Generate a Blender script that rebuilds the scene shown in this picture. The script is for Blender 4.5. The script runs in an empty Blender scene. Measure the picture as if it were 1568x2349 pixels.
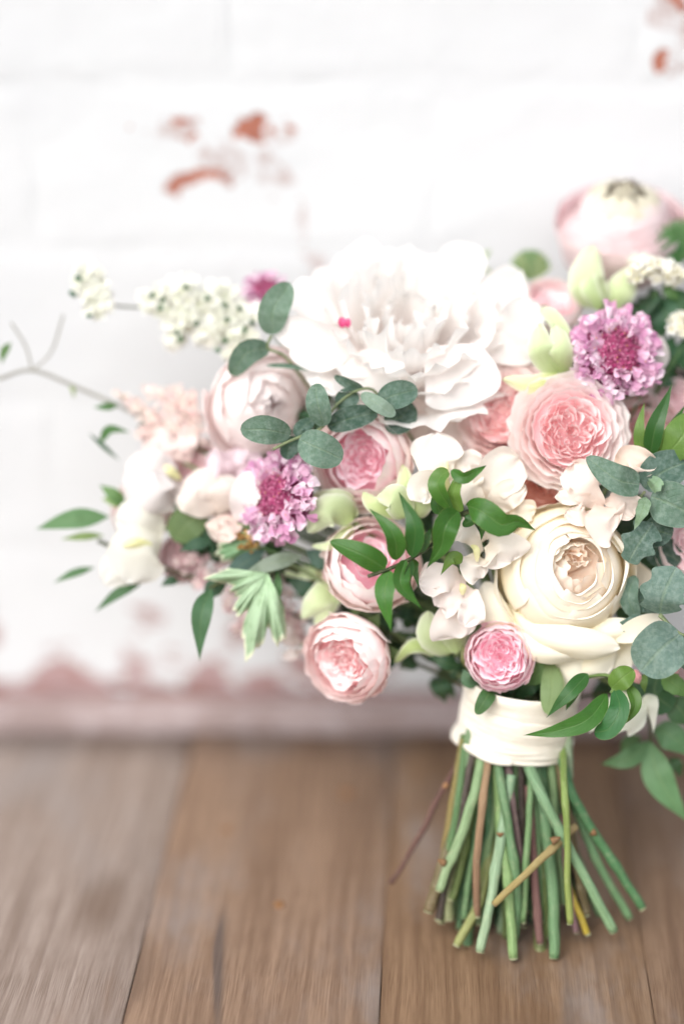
import bpy, math, random
import numpy as np
from mathutils import Vector, noise

random.seed(7)
rng = np.random.default_rng(7)
R = math.radians
scene = bpy.context.scene
COL = scene.collection

# ------------------------------------------------------------------ camera
PITCH = R(22.0); CAM_H = 0.681; FPX = 4500.0; CX, CY = 784.0, 1174.5; FOCUS = 1.132
cam_d = bpy.data.cameras.new('camera')
cam_d.sensor_fit = 'VERTICAL'; cam_d.sensor_height = 56.0
cam_d.lens = FPX / 2349.0 * 56.0
cam_d.clip_start = 0.05; cam_d.clip_end = 50.0
cam_d.dof.use_dof = True; cam_d.dof.focus_distance = FOCUS
cam_d.dof.aperture_fstop = 1.5; cam_d.dof.aperture_blades = 0
cam = bpy.data.objects.new('camera', cam_d); COL.objects.link(cam)
cam.location = (0, 0, CAM_H); cam.rotation_euler = (R(90) - PITCH, 0, 0)
scene.camera = cam

# ------------------------------------------------------------------ sky, sun, exposure
SUN_EL, SUN_AZ = R(46), R(214)          # high soft light from behind the camera, from the left
world = bpy.data.worlds.new('World'); scene.world = world; world.use_nodes = True
wn = world.node_tree; wn.nodes.clear()
sky = wn.nodes.new('ShaderNodeTexSky'); sky.sky_type = 'NISHITA'; sky.sun_disc = False
sky.sun_elevation = SUN_EL; sky.sun_rotation = SUN_AZ; sky.dust_density = 4.0; sky.air_density = 1.2
hs = wn.nodes.new('ShaderNodeHueSaturation'); hs.inputs['Saturation'].default_value = 0.34   # overcast: grey cloud light
bg = wn.nodes.new('ShaderNodeBackground'); bg.inputs['Strength'].default_value = 0.15
wo = wn.nodes.new('ShaderNodeOutputWorld')
wn.links.new(sky.outputs[0], hs.inputs['Color']); wn.links.new(hs.outputs[0], bg.inputs[0]); wn.links.new(bg.outputs[0], wo.inputs[0])
sun_d = bpy.data.lights.new('sun', 'SUN'); sun_d.energy = 1.0; sun_d.angle = R(50); sun_d.color = (1.0, 0.995, 0.99)
sun = bpy.data.objects.new('sun', sun_d); COL.objects.link(sun)
sdir = Vector((math.sin(SUN_AZ) * math.cos(SUN_EL), math.cos(SUN_AZ) * math.cos(SUN_EL), math.sin(SUN_EL)))
sun.rotation_euler = sdir.to_track_quat('Z', 'Y').to_euler(); sun.location = sdir * 4
vs = scene.view_settings
vs.view_transform = 'Standard'; vs.look = 'None'; vs.gamma = 1.0; vs.use_curve_mapping = False
vs.exposure = 0.60
scene.cycles.max_bounces = 12; scene.cycles.diffuse_bounces = 9; scene.cycles.transmission_bounces = 6; scene.cycles.use_adaptive_sampling = True; scene.cycles.adaptive_threshold = 0.025
scene.cycles.sample_clamp_indirect = 4.0

# ------------------------------------------------------------------ geometry helpers
FWD = np.array([0, math.cos(PITCH), -math.sin(PITCH)]); RGT = np.array([1., 0, 0]); UPV = np.array([0, math.sin(PITCH), math.cos(PITCH)])
CAMP = np.array([0, 0, CAM_H])
PX = 1 / 4000.0                                     # one photo pixel in metres at the bouquet
def P(x, y, c):
    """point seen at photo position x, y and lying c centimetres behind the plane of sharp focus"""
    z = 1.125 + c / 100.0
    return CAMP + z * (FWD + (x - CX) / FPX * RGT - (y - CY) / FPX * UPV)
def on_plane_y(x, y, Y):
    d = FWD + (x - CX) / FPX * RGT - (y - CY) / FPX * UPV
    return CAMP + d * (Y / d[1])
def on_floor(x, y, Z=0.0):
    d = FWD + (x - CX) / FPX * RGT - (y - CY) / FPX * UPV
    return CAMP + d * ((Z - CAM_H) / d[2])
def lin(h):
    h = h.lstrip('#'); o = []
    for i in (0, 2, 4):
        c = int(h[i:i + 2], 16) / 255.0
        o.append(c / 12.92 if c <= .04045 else ((c + .055) / 1.055) ** 2.4)
    return np.array(o)
def norm(a): return a / (np.linalg.norm(a) + 1e-12)
def catmull(pts, n, ts=None):
    pts = np.asarray(pts, float)
    k = len(pts)
    if ts is None: ts = np.linspace(0, 1, n)
    if k == 2: return pts[0] + (pts[1] - pts[0]) * ts[:, None]
    p = np.vstack([2 * pts[0] - pts[1], pts, 2 * pts[-1] - pts[-2]])
    s = np.clip(np.asarray(ts) * (k - 1), 0, k - 1 - 1e-9); i = s.astype(int); t = (s - i)[..., None]
    a, b, c, d = p[i], p[i + 1], p[i + 2], p[i + 3]
    return .5 * (2 * b + (c - a) * t + (2 * a - 5 * b + 4 * c - d) * t * t + (3 * b - a - 3 * c + d) * t ** 3)

ORG = {}
def thing(name, loc, label, cat, group=None):
    o = bpy.data.objects.new(name, None); COL.objects.link(o)
    o.location = tuple(loc); o.empty_display_size = .01
    o['label'] = label; o['category'] = cat
    if group: o['group'] = group
    ORG[o] = np.array(loc, float)
    return o
def mesh_obj(name, verts, faces, mat, parent=None, uv=None, col=None, smooth=True, kind=None, label=None):
    verts = np.asarray(verts, float)
    org = ORG.get(parent, np.zeros(3))
    me = bpy.data.meshes.new(name)
    if isinstance(faces, np.ndarray) and faces.ndim == 2:
        nf, k = faces.shape
        me.vertices.add(len(verts)); me.vertices.foreach_set('co', (verts - org).ravel())
        me.loops.add(nf * k); me.loops.foreach_set('vertex_index', faces.ravel().astype(np.int32))
        me.polygons.add(nf); me.polygons.foreach_set('loop_start', np.arange(0, nf * k, k, dtype=np.int32))
        me.update(calc_edges=True)
        lv = faces.ravel()
    else:
        me.from_pydata([tuple(v) for v in verts - org], [], faces); me.update()
        lv = np.array([l.vertex_index for l in me.loops])
    if smooth: me.polygons.foreach_set('use_smooth', np.ones(len(me.polygons), bool))
    if uv is not None:
        ul = me.uv_layers.new(name='uv'); ul.data.foreach_set('uv', np.asarray(uv, float)[lv].ravel())
    if col is not None:
        col = np.asarray(col, float)
        if col.ndim == 1: col = np.tile(col, (len(verts), 1))
        ca = me.color_attributes.new('col', 'FLOAT_COLOR', 'POINT')
        ca.data.foreach_set('color', np.hstack([np.clip(col, 0, .975), np.ones((len(verts), 1))]).ravel())
    me.materials.append(mat)
    o = bpy.data.objects.new(name, me); COL.objects.link(o)
    if parent is not None:
        o.parent = parent; ORG[o] = org
    if kind: o['kind'] = kind
    if label: o['label'] = label
    return o
def grid_faces(nv, nu):
    i, j = np.meshgrid(np.arange(nv - 1), np.arange(nu - 1), indexing='ij')
    a = (i * nu + j).ravel()
    return np.stack([a, a + 1, a + nu + 1, a + nu], 1)
def grid_uv(nv, nu):
    v, u = np.meshgrid(np.linspace(0, 1, nv), np.linspace(0, 1, nu), indexing='ij')
    return np.stack([u.ravel(), v.ravel()], 1)
def wobble(pts, amp, scale, seed):
    if amp <= 0: return pts
    sh = pts.shape; q = pts.reshape(-1, 3) / scale + np.array([seed * 7.31 % 50, seed * 3.77 % 50, seed * 1.93 % 50])
    d = np.array([noise.noise_vector(Vector(p)) for p in q])
    return (pts.reshape(-1, 3) + d * amp).reshape(sh)
SEED = [0]
def ns():
    SEED[0] += 1; return SEED[0]

SHAPES = {
    'oval':  lambda v: np.sqrt(np.clip(1 - (2 * v - 1) ** 2, 0, 1)),
    'round': lambda v: np.clip(1 - np.abs(2 * v - 1) ** 2.6, 0, 1) ** .5,
    'obov':  lambda v: np.sqrt(np.clip(1 - (2 * v ** 1.5 - 1) ** 2, 0, 1)),
    'ovate': lambda v: np.sqrt(np.clip(1 - (2 * v ** .66 - 1) ** 2, 0, 1)) ** 1.15,
    'lance': lambda v: np.sin(math.pi * np.clip(v, 0, 1) ** .85) ** 1.2,
    'jas':   lambda v: np.clip(np.sin(math.pi * np.clip(v, 0, 1) ** .62), 0, 1) ** 1.05,
    'fan':   lambda v: (.14 + .86 * np.clip(v * 1.5, 0, 1) ** .9) * np.sqrt(np.clip(1 - np.clip((v - .62) / .38, 0, 1) ** 2.4, 0.0, 1)),
}
def sheet(spine, W, shape='oval', roll=0., cup=0., ruf=0., rf=2.0, nu=9, nv=15, wob=0., wsc=60., twist=0., lobes=None, seed=None, world=False, fold=0.):
    """curved blade along a spine of photo points; W is the half width in photo pixels"""
    seed = ns() if seed is None else seed
    sp = np.array(spine, float) if world else np.array([P(*p) for p in spine])
    s = np.linspace(0, 1, nv); v = .5 - .5 * np.cos(math.pi * s); v = .35 * s + .65 * v
    c = catmull(sp, nv, v)
    T = np.gradient(c, axis=0); T /= np.linalg.norm(T, axis=1)[:, None] + 1e-12
    V = CAMP - c; V /= np.linalg.norm(V, axis=1)[:, None]
    X = np.cross(T, V); X /= np.linalg.norm(X, axis=1)[:, None] + 1e-9
    N = np.cross(X, T)
    N *= np.sign((N * V).sum(1))[:, None] + 1e-9
    a = R(roll) + R(twist) * v
    X2 = X * np.cos(a)[:, None] + N * np.sin(a)[:, None]; N2 = N * np.cos(a)[:, None] - X * np.sin(a)[:, None]
    w = np.maximum(SHAPES[shape](v), .015) * W * PX
    u = np.linspace(-1, 1, nu)
    pu = np.sin(u * math.pi / 2 * .98) if nu > 5 else u
    ww = w[:, None] * np.ones(nu)
    if lobes:
        n, dep = lobes
        ww = ww * (1 - dep * (.5 + .5 * np.cos(2 * math.pi * n * v))[:, None] * (np.abs(pu) ** 3)[None, :])
    pts = c[:, None, :] + X2[:, None, :] * (pu[None, :] * ww)[..., None]
    off = cup * w[:, None] * (pu ** 2)[None, :] + fold * w[:, None] * np.abs(pu)[None, :]
    if ruf:
        ph = seed * 2.399
        off = off + ruf * PX * (np.abs(pu) ** 1.6)[None, :] * np.sin(2 * math.pi * rf * v[:, None] + ph + np.sign(pu)[None, :] * 1.3)
        off = off + ruf * PX * .7 * (v ** 4)[:, None] * np.sin(math.pi * rf * pu[None, :] + ph * 1.7)
    pts = pts + N2[:, None, :] * off[..., None]
    pts = wobble(pts, wob * PX, wsc * PX, seed)
    return pts
def add_sheet(parent, name, mat, col, spine, W, label=None, ctip=None, cedge=None, **k):
    pts = sheet(spine, W, **k)
    nv, nu = pts.shape[:2]
    uv = grid_uv(nv, nu)
    c0 = np.asarray(col, float); c1 = c0 if ctip is None else np.asarray(ctip, float)
    t = uv[:, 1:2] ** 1.2
    cc = c0 * (1 - t) + c1 * t
    if cedge is not None:
        e = np.abs(uv[:, :1] * 2 - 1) ** 2.5
        cc = cc * (1 - e) + np.asarray(cedge, float) * e
    return mesh_obj(name, pts.reshape(-1, 3), grid_faces(nv, nu), mat, parent, uv, cc, label=label)

def tube_mesh(pts, radii, n=8):
    pts = np.asarray(pts, float); m = len(pts)
    radii = np.broadcast_to(np.asarray(radii, float), (m,))
    T = np.gradient(pts, axis=0); T /= np.linalg.norm(T, axis=1)[:, None] + 1e-12
    ref = np.array([.31, .77, .55]); A = np.cross(T, ref); A /= np.linalg.norm(A, axis=1)[:, None]; B = np.cross(T, A)
    th = np.linspace(0, 2 * math.pi, n, endpoint=False)
    v = pts[:, None, :] + radii[:, None, None] * (A[:, None, :] * np.cos(th)[None, :, None] + B[:, None, :] * np.sin(th)[None, :, None])
    v = v.reshape(-1, 3); f = []
    for i in range(m - 1):
        for j in range(n):
            k = (j + 1) % n
            f.append((i * n + j, i * n + k, (i + 1) * n + k, (i + 1) * n + j))
    f.append(tuple(range(n))[::-1]); f.append(tuple(range((m - 1) * n, m * n)))
    uv = np.array([[j / n, i / (m - 1)] for i in range(m) for j in range(n)])
    return v, f, uv
def add_tube(parent, name, mat, col, pts, radii, n=8, samples=None, ctip=None, wob=0., label=None, kind=None):
    pts = np.asarray(pts, float)
    if samples:
        radii = np.interp(np.linspace(0, 1, samples), np.linspace(0, 1, len(np.atleast_1d(radii))), np.atleast_1d(radii)) if np.ndim(radii) else radii
        pts = catmull(pts, samples)
    if wob: pts = wobble(pts, wob, .012, ns())
    v, f, uv = tube_mesh(pts, radii, n)
    c = np.asarray(col, float)
    if ctip is not None: c = c * (1 - uv[:, 1:]) + np.asarray(ctip, float) * uv[:, 1:]
    return mesh_obj(name, v, f, mat, parent, uv, c, label=label, kind=kind)

# ------------------------------------------------------------------ materials
def newmat(name):
    m = bpy.data.materials.new(name); m.use_nodes = True
    nt = m.node_tree; nt.nodes.clear()
    return m, nt, nt.nodes, nt.links
def nd(nt, t, **k):
    n = nt.nodes.new(t)
    for a, b in k.items(): setattr(n, a, b)
    return n
def math_n(nt, op, a, b=None, clamp=False):
    n = nt.nodes.new('ShaderNodeMath'); n.operation = op; n.use_clamp = clamp
    for i, x in enumerate((a, b)):
        if x is None: continue
        if isinstance(x, (int, float)): n.inputs[i].default_value = x
        else: nt.links.new(x, n.inputs[i])
    return n.outputs[0]
def mixc(nt, fac, a, b, mode='MIX'):
    n = nt.nodes.new('ShaderNodeMix'); n.data_type = 'RGBA'; n.blend_type = mode
    for s, x in ((0, fac), (6, a), (7, b)):
        if isinstance(x, (int, float)): n.inputs[s].default_value = x
        elif isinstance(x, (tuple, list, np.ndarray)): n.inputs[s].default_value = (*[float(q) for q in x[:3]], 1)
        else: nt.links.new(x, n.inputs[s])
    return n.outputs[2]
def noise_n(nt, vec, scale, detail=3, rough=.55, dist=0.):
    n = nt.nodes.new('ShaderNodeTexNoise'); n.inputs['Scale'].default_value = scale; n.inputs['Detail'].default_value = detail
    n.inputs['Roughness'].default_value = rough; n.inputs['Distortion'].default_value = dist
    if vec is not None: nt.links.new(vec, n.inputs['Vector'])
    return n.outputs['Fac']
def ramp_n(nt, fac, lo, hi, smooth=True):
    n = nt.nodes.new('ShaderNodeMapRange'); n.interpolation_type = 'SMOOTHSTEP' if smooth else 'LINEAR'
    n.inputs['From Min'].default_value = lo; n.inputs['From Max'].default_value = hi
    nt.links.new(fac, n.inputs['Value']); return n.outputs[0]
def mapping(nt, vec, scale=(1, 1, 1), loc=(0, 0, 0)):
    n = nt.nodes.new('ShaderNodeMapping'); n.inputs['Scale'].default_value = scale; n.inputs['Location'].default_value = loc
    nt.links.new(vec, n.inputs['Vector']); return n.outputs[0]
def bump_n(nt, h, strength, dist):
    n = nt.nodes.new('ShaderNodeBump'); n.inputs['Strength'].default_value = strength; n.inputs['Distance'].default_value = dist
    nt.links.new(h, n.inputs['Height']); return n.outputs[0]

def petal_material(name, trans=.24, rough=.55, vein=.5, freckle=None):
    m, nt, N, L = newmat(name)
    at = nd(nt, 'ShaderNodeAttribute', attribute_name='col')
    uv = nd(nt, 'ShaderNodeTexCoord').outputs['UV']
    geo = nd(nt, 'ShaderNodeNewGeometry')
    vn = noise_n(nt, mapping(nt, uv, (34, 1.6, 1)), 1.0, 3)
    sp = noise_n(nt, geo.outputs['Position'], 420, 3)
    c = mixc(nt, math_n(nt, 'MULTIPLY', ramp_n(nt, vn, .45, .75), .16 * vein), at.outputs['Color'], mixc(nt, 1., at.outputs['Color'], at.outputs['Color'], 'MULTIPLY'))
    c = mixc(nt, math_n(nt, 'MULTIPLY', ramp_n(nt, sp, .52, .8), .10), c, mixc(nt, 1., c, c, 'MULTIPLY'))
    h = math_n(nt, 'ADD', math_n(nt, 'MULTIPLY', vn, 1.0), math_n(nt, 'MULTIPLY', sp, .35))
    bp = bump_n(nt, h, .35 * vein, .0006)
    pr = nd(nt, 'ShaderNodeBsdfPrincipled'); pr.inputs['Roughness'].default_value = rough
    pr.inputs['Specular IOR Level'].default_value = .22
    pr.inputs['Sheen Weight'].default_value = .12; pr.inputs['Sheen Roughness'].default_value = .5
    tr = nd(nt, 'ShaderNodeBsdfTranslucent'); mx = nd(nt, 'ShaderNodeMixShader'); mx.inputs[0].default_value = trans
    L.new(c, pr.inputs['Base Color']); L.new(c, tr.inputs['Color']); L.new(bp, pr.inputs['Normal']); L.new(bp, tr.inputs['Normal'])
    L.new(pr.outputs[0], mx.inputs[1]); L.new(tr.outputs[0], mx.inputs[2])
    o = nd(nt, 'ShaderNodeOutputMaterial'); L.new(mx.outputs[0], o.inputs[0])
    return m
def leaf_material(name, rough=.42, trans=.22, rib=.5, edge=None, bloom=0., side=.35, spec=.4, tone=(.5, .5, .5)):
    m, nt, N, L = newmat(name)
    at = nd(nt, 'ShaderNodeAttribute', attribute_name='col')
    tc = nd(nt, 'ShaderNodeTexCoord'); uv = tc.outputs['UV']
    geo = nd(nt, 'ShaderNodeNewGeometry')
    sx = nd(nt, 'ShaderNodeSeparateXYZ'); L.new(uv, sx.inputs[0])
    a = math_n(nt, 'ABSOLUTE', math_n(nt, 'SUBTRACT', sx.outputs[0], .5))
    ribm = math_n(nt, 'SUBTRACT', 1., ramp_n(nt, a, .008, .03))
    sv = math_n(nt, 'SINE', math_n(nt, 'ADD', math_n(nt, 'MULTIPLY', sx.outputs[1], 52.), math_n(nt, 'MULTIPLY', a, -46.)))
    svm = ramp_n(nt, sv, .82, 1.)
    mot = noise_n(nt, geo.outputs['Position'], 130, 4)
    fine = noise_n(nt, geo.outputs['Position'], 900, 2)
    base = mixc(nt, 1., at.outputs['Color'], tone, 'MULTIPLY')
    dark = mixc(nt, 1., base, (.55, .62, .5), 'MULTIPLY')
    light = mixc(nt, .3, base, (.40, .48, .22))
    c = mixc(nt, math_n(nt, 'MULTIPLY', ramp_n(nt, mot, .45, .75), .55), base, dark)
    c = mixc(nt, math_n(nt, 'MULTIPLY', svm, side * .35), c, light)
    c = mixc(nt, math_n(nt, 'MULTIPLY', ribm, rib), c, light)
    if bloom: c = mixc(nt, math_n(nt, 'MULTIPLY', ramp_n(nt, noise_n(nt, geo.outputs['Position'], 300, 5, .7), .35, .75), bloom), c, (.46, .55, .50))
    if edge is not None: c = mixc(nt, math_n(nt, 'MULTIPLY', ramp_n(nt, a, .462, .488), .85), c, edge)
    h = math_n(nt, 'ADD', math_n(nt, 'MULTIPLY', ribm, -1.), math_n(nt, 'ADD', math_n(nt, 'MULTIPLY', svm, -.4), math_n(nt, 'MULTIPLY', fine, .25)))
    bp = bump_n(nt, h, .5, .0006)
    pr = nd(nt, 'ShaderNodeBsdfPrincipled'); pr.inputs['Roughness'].default_value = rough; pr.inputs['Specular IOR Level'].default_value = spec
    tr = nd(nt, 'ShaderNodeBsdfTranslucent'); mx = nd(nt, 'ShaderNodeMixShader'); mx.inputs[0].default_value = trans
    L.new(c, pr.inputs['Base Color']); L.new(mixc(nt, .5, c, (.25, .42, .06)), tr.inputs['Color']); L.new(bp, pr.inputs['Normal'])
    L.new(pr.outputs[0], mx.inputs[1]); L.new(tr.outputs[0], mx.inputs[2])
    o = nd(nt, 'ShaderNodeOutputMaterial'); L.new(mx.outputs[0], o.inputs[0])
    return m
def simple_attr(name, rough=.5, streak=.4, scale=(60, 2, 1), bump=.3, bdist=.0005, spec=.35, tone=1.):
    m, nt, N, L = newmat(name)
    at = nd(nt, 'ShaderNodeAttribute', attribute_name='col')
    uv = nd(nt, 'ShaderNodeTexCoord').outputs['UV']; geo = nd(nt, 'ShaderNodeNewGeometry')
    n1 = noise_n(nt, mapping(nt, uv, scale), 1., 3); n2 = noise_n(nt, geo.outputs['Position'], 260, 4)
    hsv = nd(nt, 'ShaderNodeHueSaturation'); hsv.inputs['Saturation'].default_value = .95 if tone < 1 else 1.; hsv.inputs['Value'].default_value = tone; L.new(at.outputs['Color'], hsv.inputs['Color']); base = hsv.outputs[0]
    c = mixc(nt, math_n(nt, 'MULTIPLY', ramp_n(nt, n1, .4, .7), streak), base, mixc(nt, 1., base, (.45, .50, .40), 'MULTIPLY'))
    c = mixc(nt, math_n(nt, 'MULTIPLY', ramp_n(nt, n2, .5, .8), streak), c, mixc(nt, .35, c, (.5, .45, .3)))
    pr = nd(nt, 'ShaderNodeBsdfPrincipled'); pr.inputs['Roughness'].default_value = rough; pr.inputs['Specular IOR Level'].default_value = spec
    L.new(c, pr.inputs['Base Color']); L.new(bump_n(nt, math_n(nt, 'ADD', n1, n2), bump, bdist), pr.inputs['Normal'])
    o = nd(nt, 'ShaderNodeOutputMaterial'); L.new(pr.outputs[0], o.inputs[0])
    return m
M_PETAL = petal_material('soft_petal')
M_PEONY = petal_material('peony_petal', trans=.40, vein=.7)
M_SWEET = petal_material('sweet_pea_petal', trans=.30, vein=.8)
M_SEPAL = petal_material('hellebore_sepal', trans=.25, vein=1.3)
M_FLORET = petal_material('small_floret', trans=.3, vein=.2)
M_JAS = leaf_material('glossy_leaf', rough=.36, trans=.2, rib=.3, edge=(.30, .33, .09), side=.12, tone=(.52, .56, .42))
M_EUC = leaf_material('eucalyptus_leaf', rough=.7, trans=.12, rib=.35, edge=(.24, .31, .24), bloom=.26, side=.3, spec=.2, tone=(.45, .46, .455))
M_LEAF = leaf_material('soft_leaf', rough=.5, trans=.22, rib=.4, side=.1, tone=(.55, .55, .52))
M_GER = leaf_material('variegated_leaf', rough=.6, trans=.1, rib=.25, edge=(.72, .74, .55), side=.1, tone=(1., 1., 1.))
M_STEM = simple_attr('stem_skin', rough=.5, streak=.65, scale=(26, 5, 1), bump=.6, bdist=.0010, tone=.56)
M_WOODY = simple_attr('woody_bark', rough=.8, streak=.6, bump=.7, bdist=.001)

def ribbon_material():
    m, nt, N, L = newmat('silk_ribbon')
    uv = nd(nt, 'ShaderNodeTexCoord').outputs['UV']; geo = nd(nt, 'ShaderNodeNewGeometry')
    w1 = noise_n(nt, mapping(nt, uv, (420, 30, 1)), 1., 2); w2 = noise_n(nt, mapping(nt, uv, (40, 260, 1)), 1., 2)
    big = noise_n(nt, geo.outputs['Position'], 45, 3)
    c = mixc(nt, ramp_n(nt, big, .4, .7), (.80, .755, .66), (.74, .68, .57))
    pr = nd(nt, 'ShaderNodeBsdfPrincipled'); pr.inputs['Roughness'].default_value = .5; pr.inputs['Sheen Weight'].default_value = .35
    L.new(c, pr.inputs['Base Color']); L.new(bump_n(nt, math_n(nt, 'ADD', w1, math_n(nt, 'ADD', w2, math_n(nt, 'MULTIPLY', big, 3.))), .35, .0006), pr.inputs['Normal'])
    o = nd(nt, 'ShaderNodeOutputMaterial'); L.new(pr.outputs[0], o.inputs[0])
    return m
M_RIBBON = ribbon_material()

BARE = [(590, 298, 46, 40), (430, 408, 64, 32), (500, 405, 30, 22), (430, 282, 18, 9), (415, 325, 16, 10), (650, 285, 12, 14), (1503, 142, 22, 26), (1556, 12, 34, 16), (295, 285, 9, 9)]
THIN = [(515, 368, 62, 44), (620, 395, 56, 50), (395, 300, 62, 28), (700, 525, 20, 60), (725, 605, 26, 60), (690, 490, 16, 18), (1535, 25, 75, 55), (1560, 110, 36, 70), (655, 310, 30, 26), (460, 350, 30, 16)]
def wall_material(chips=True, foot=True, name='painted_brick'):
    """white lime paint over red brick; the paint is gone in patches and along the foot of the wall"""
    m, nt, N, L = newmat(name)
    pos = nd(nt, 'ShaderNodeNewGeometry').outputs['Position']
    wv = nd(nt, 'ShaderNodeTexNoise'); wv.inputs['Scale'].default_value = 55; wv.inputs['Detail'].default_value = 4; L.new(pos, wv.inputs['Vector'])
    def vmath(op, a, b):
        n = nd(nt, 'ShaderNodeVectorMath', operation=op)
        for i, x in enumerate((a, b)):
            if isinstance(x, tuple): n.inputs[i].default_value = x
            else: L.new(x, n.inputs[i])
        return n
    warp = vmath('ADD', pos, vmath('MULTIPLY', vmath('SUBTRACT', wv.outputs['Color'], (.5, .5, .5)).outputs[0], (.044, 0, .036)).outputs[0]).outputs[0]
    def patches(lst):
        acc = None
        for (px, py, rx, ry) in lst:
            w = on_plane_y(px, py, WALL_Y)
            k = 1.256 / FPX
            d = vmath('MULTIPLY', vmath('SUBTRACT', warp, (float(w[0]), WALL_Y, float(w[2]))).outputs[0], (1 / (rx * k), 0, 1 / (ry * k * 1.07))).outputs[0]
            ln = nd(nt, 'ShaderNodeVectorMath', operation='LENGTH'); L.new(d, ln.inputs[0])
            f = math_n(nt, 'SUBTRACT', 1., ln.outputs['Value'])
            acc = f if acc is None else math_n(nt, 'MAXIMUM', acc, f)
        return acc
    rag = noise_n(nt, pos, 170, 4, .65)
    ragb = math_n(nt, 'MULTIPLY', math_n(nt, 'SUBTRACT', rag, .5), .9)
    bm = tm = lowm = None
    if chips: bm = ramp_n(nt, math_n(nt, 'ADD', patches(BARE), ragb), .06, .2)
    if chips: tm = math_n(nt, 'MULTIPLY', ramp_n(nt, math_n(nt, 'ADD', patches(THIN), ragb), .05, .25), ramp_n(nt, noise_n(nt, pos, 95, 4, .7), .34, .58))
    # foot of the wall: paint mostly worn off
    if foot:
        sx = nd(nt, 'ShaderNodeSeparateXYZ'); L.new(pos, sx.inputs[0])
        z0 = float(on_plane_y(784, 1320, WALL_Y)[2]); z1 = float(on_plane_y(784, 1600, WALL_Y)[2])
        low = math_n(nt, 'DIVIDE', math_n(nt, 'SUBTRACT', z0, sx.outputs[2]), z0 - z1)
        ln1 = noise_n(nt, mapping(nt, pos, (1, 1, 1.6)), 30, 4, .55, .3)
        lowm = ramp_n(nt, math_n(nt, 'ADD', low, math_n(nt, 'MULTIPLY', math_n(nt, 'SUBTRACT', ln1, .5), 4.2)), .66, .92)
        lowm = math_n(nt, 'MULTIPLY', lowm, ramp_n(nt, low, -.05, .25))
    n2 = noise_n(nt, pos, 60, 4)
    brick = mixc(nt, ramp_n(nt, n2, .35, .7), (.44, .165, .11), (.33, .13, .095))
    dust = mixc(nt, ramp_n(nt, rag, .35, .65), (.42, .29, .265), (.45, .36, .35))
    paint = mixc(nt, math_n(nt, 'MULTIPLY', ramp_n(nt, noise_n(nt, pos, 9, 3), .45, .75), .5), (.67, .685, .70), (.63, .645, .665))
    grit = ramp_n(nt, noise_n(nt, pos, 30, 5, .7), .69, .76)
    paint = mixc(nt, math_n(nt, 'MULTIPLY', grit, .28), paint, (.42, .44, .48))
    c = paint
    if chips:
        c = mixc(nt, math_n(nt, 'MULTIPLY', tm, .7), c, dust)
        c = mixc(nt, bm, c, brick)
    if foot: c = mixc(nt, math_n(nt, 'MULTIPLY', lowm, .92), c, mixc(nt, ramp_n(nt, n2, .4, .62), (.33, .17, .155), (.42, .28, .28)))
    h = math_n(nt, 'MULTIPLY', noise_n(nt, pos, 75, 4), .8)
    if chips: h = math_n(nt, 'ADD', math_n(nt, 'MULTIPLY', bm, -1.), h)
    pr = nd(nt, 'ShaderNodeBsdfPrincipled'); pr.inputs['Roughness'].default_value = .75; pr.inputs['Specular IOR Level'].default_value = .2
    L.new(c, pr.inputs['Base Color']); L.new(bump_n(nt, h, .5, .0015), pr.inputs['Normal'])
    o = nd(nt, 'ShaderNodeOutputMaterial'); L.new(pr.outputs[0], o.inputs[0])
    return m
def plinth_material(name, a, b, c3):
    m, nt, N, L = newmat(name)
    pos = nd(nt, 'ShaderNodeNewGeometry').outputs['Position']
    n1 = noise_n(nt, pos, 16, 5, .65); n2 = noise_n(nt, pos, 60, 5, .6)
    c = mixc(nt, ramp_n(nt, n1, .36, .62), a, b); c = mixc(nt, math_n(nt, 'MULTIPLY', ramp_n(nt, n2, .52, .68), .7), c, c3)
    pr = nd(nt, 'ShaderNodeBsdfPrincipled'); pr.inputs['Roughness'].default_value = .85; pr.inputs['Specular IOR Level'].default_value = .15
    L.new(c, pr.inputs['Base Color']); L.new(bump_n(nt, math_n(nt, 'ADD', n1, n2), .7, .004), pr.inputs['Normal'])
    o = nd(nt, 'ShaderNodeOutputMaterial'); L.new(pr.outputs[0], o.inputs[0])
    return m
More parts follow.
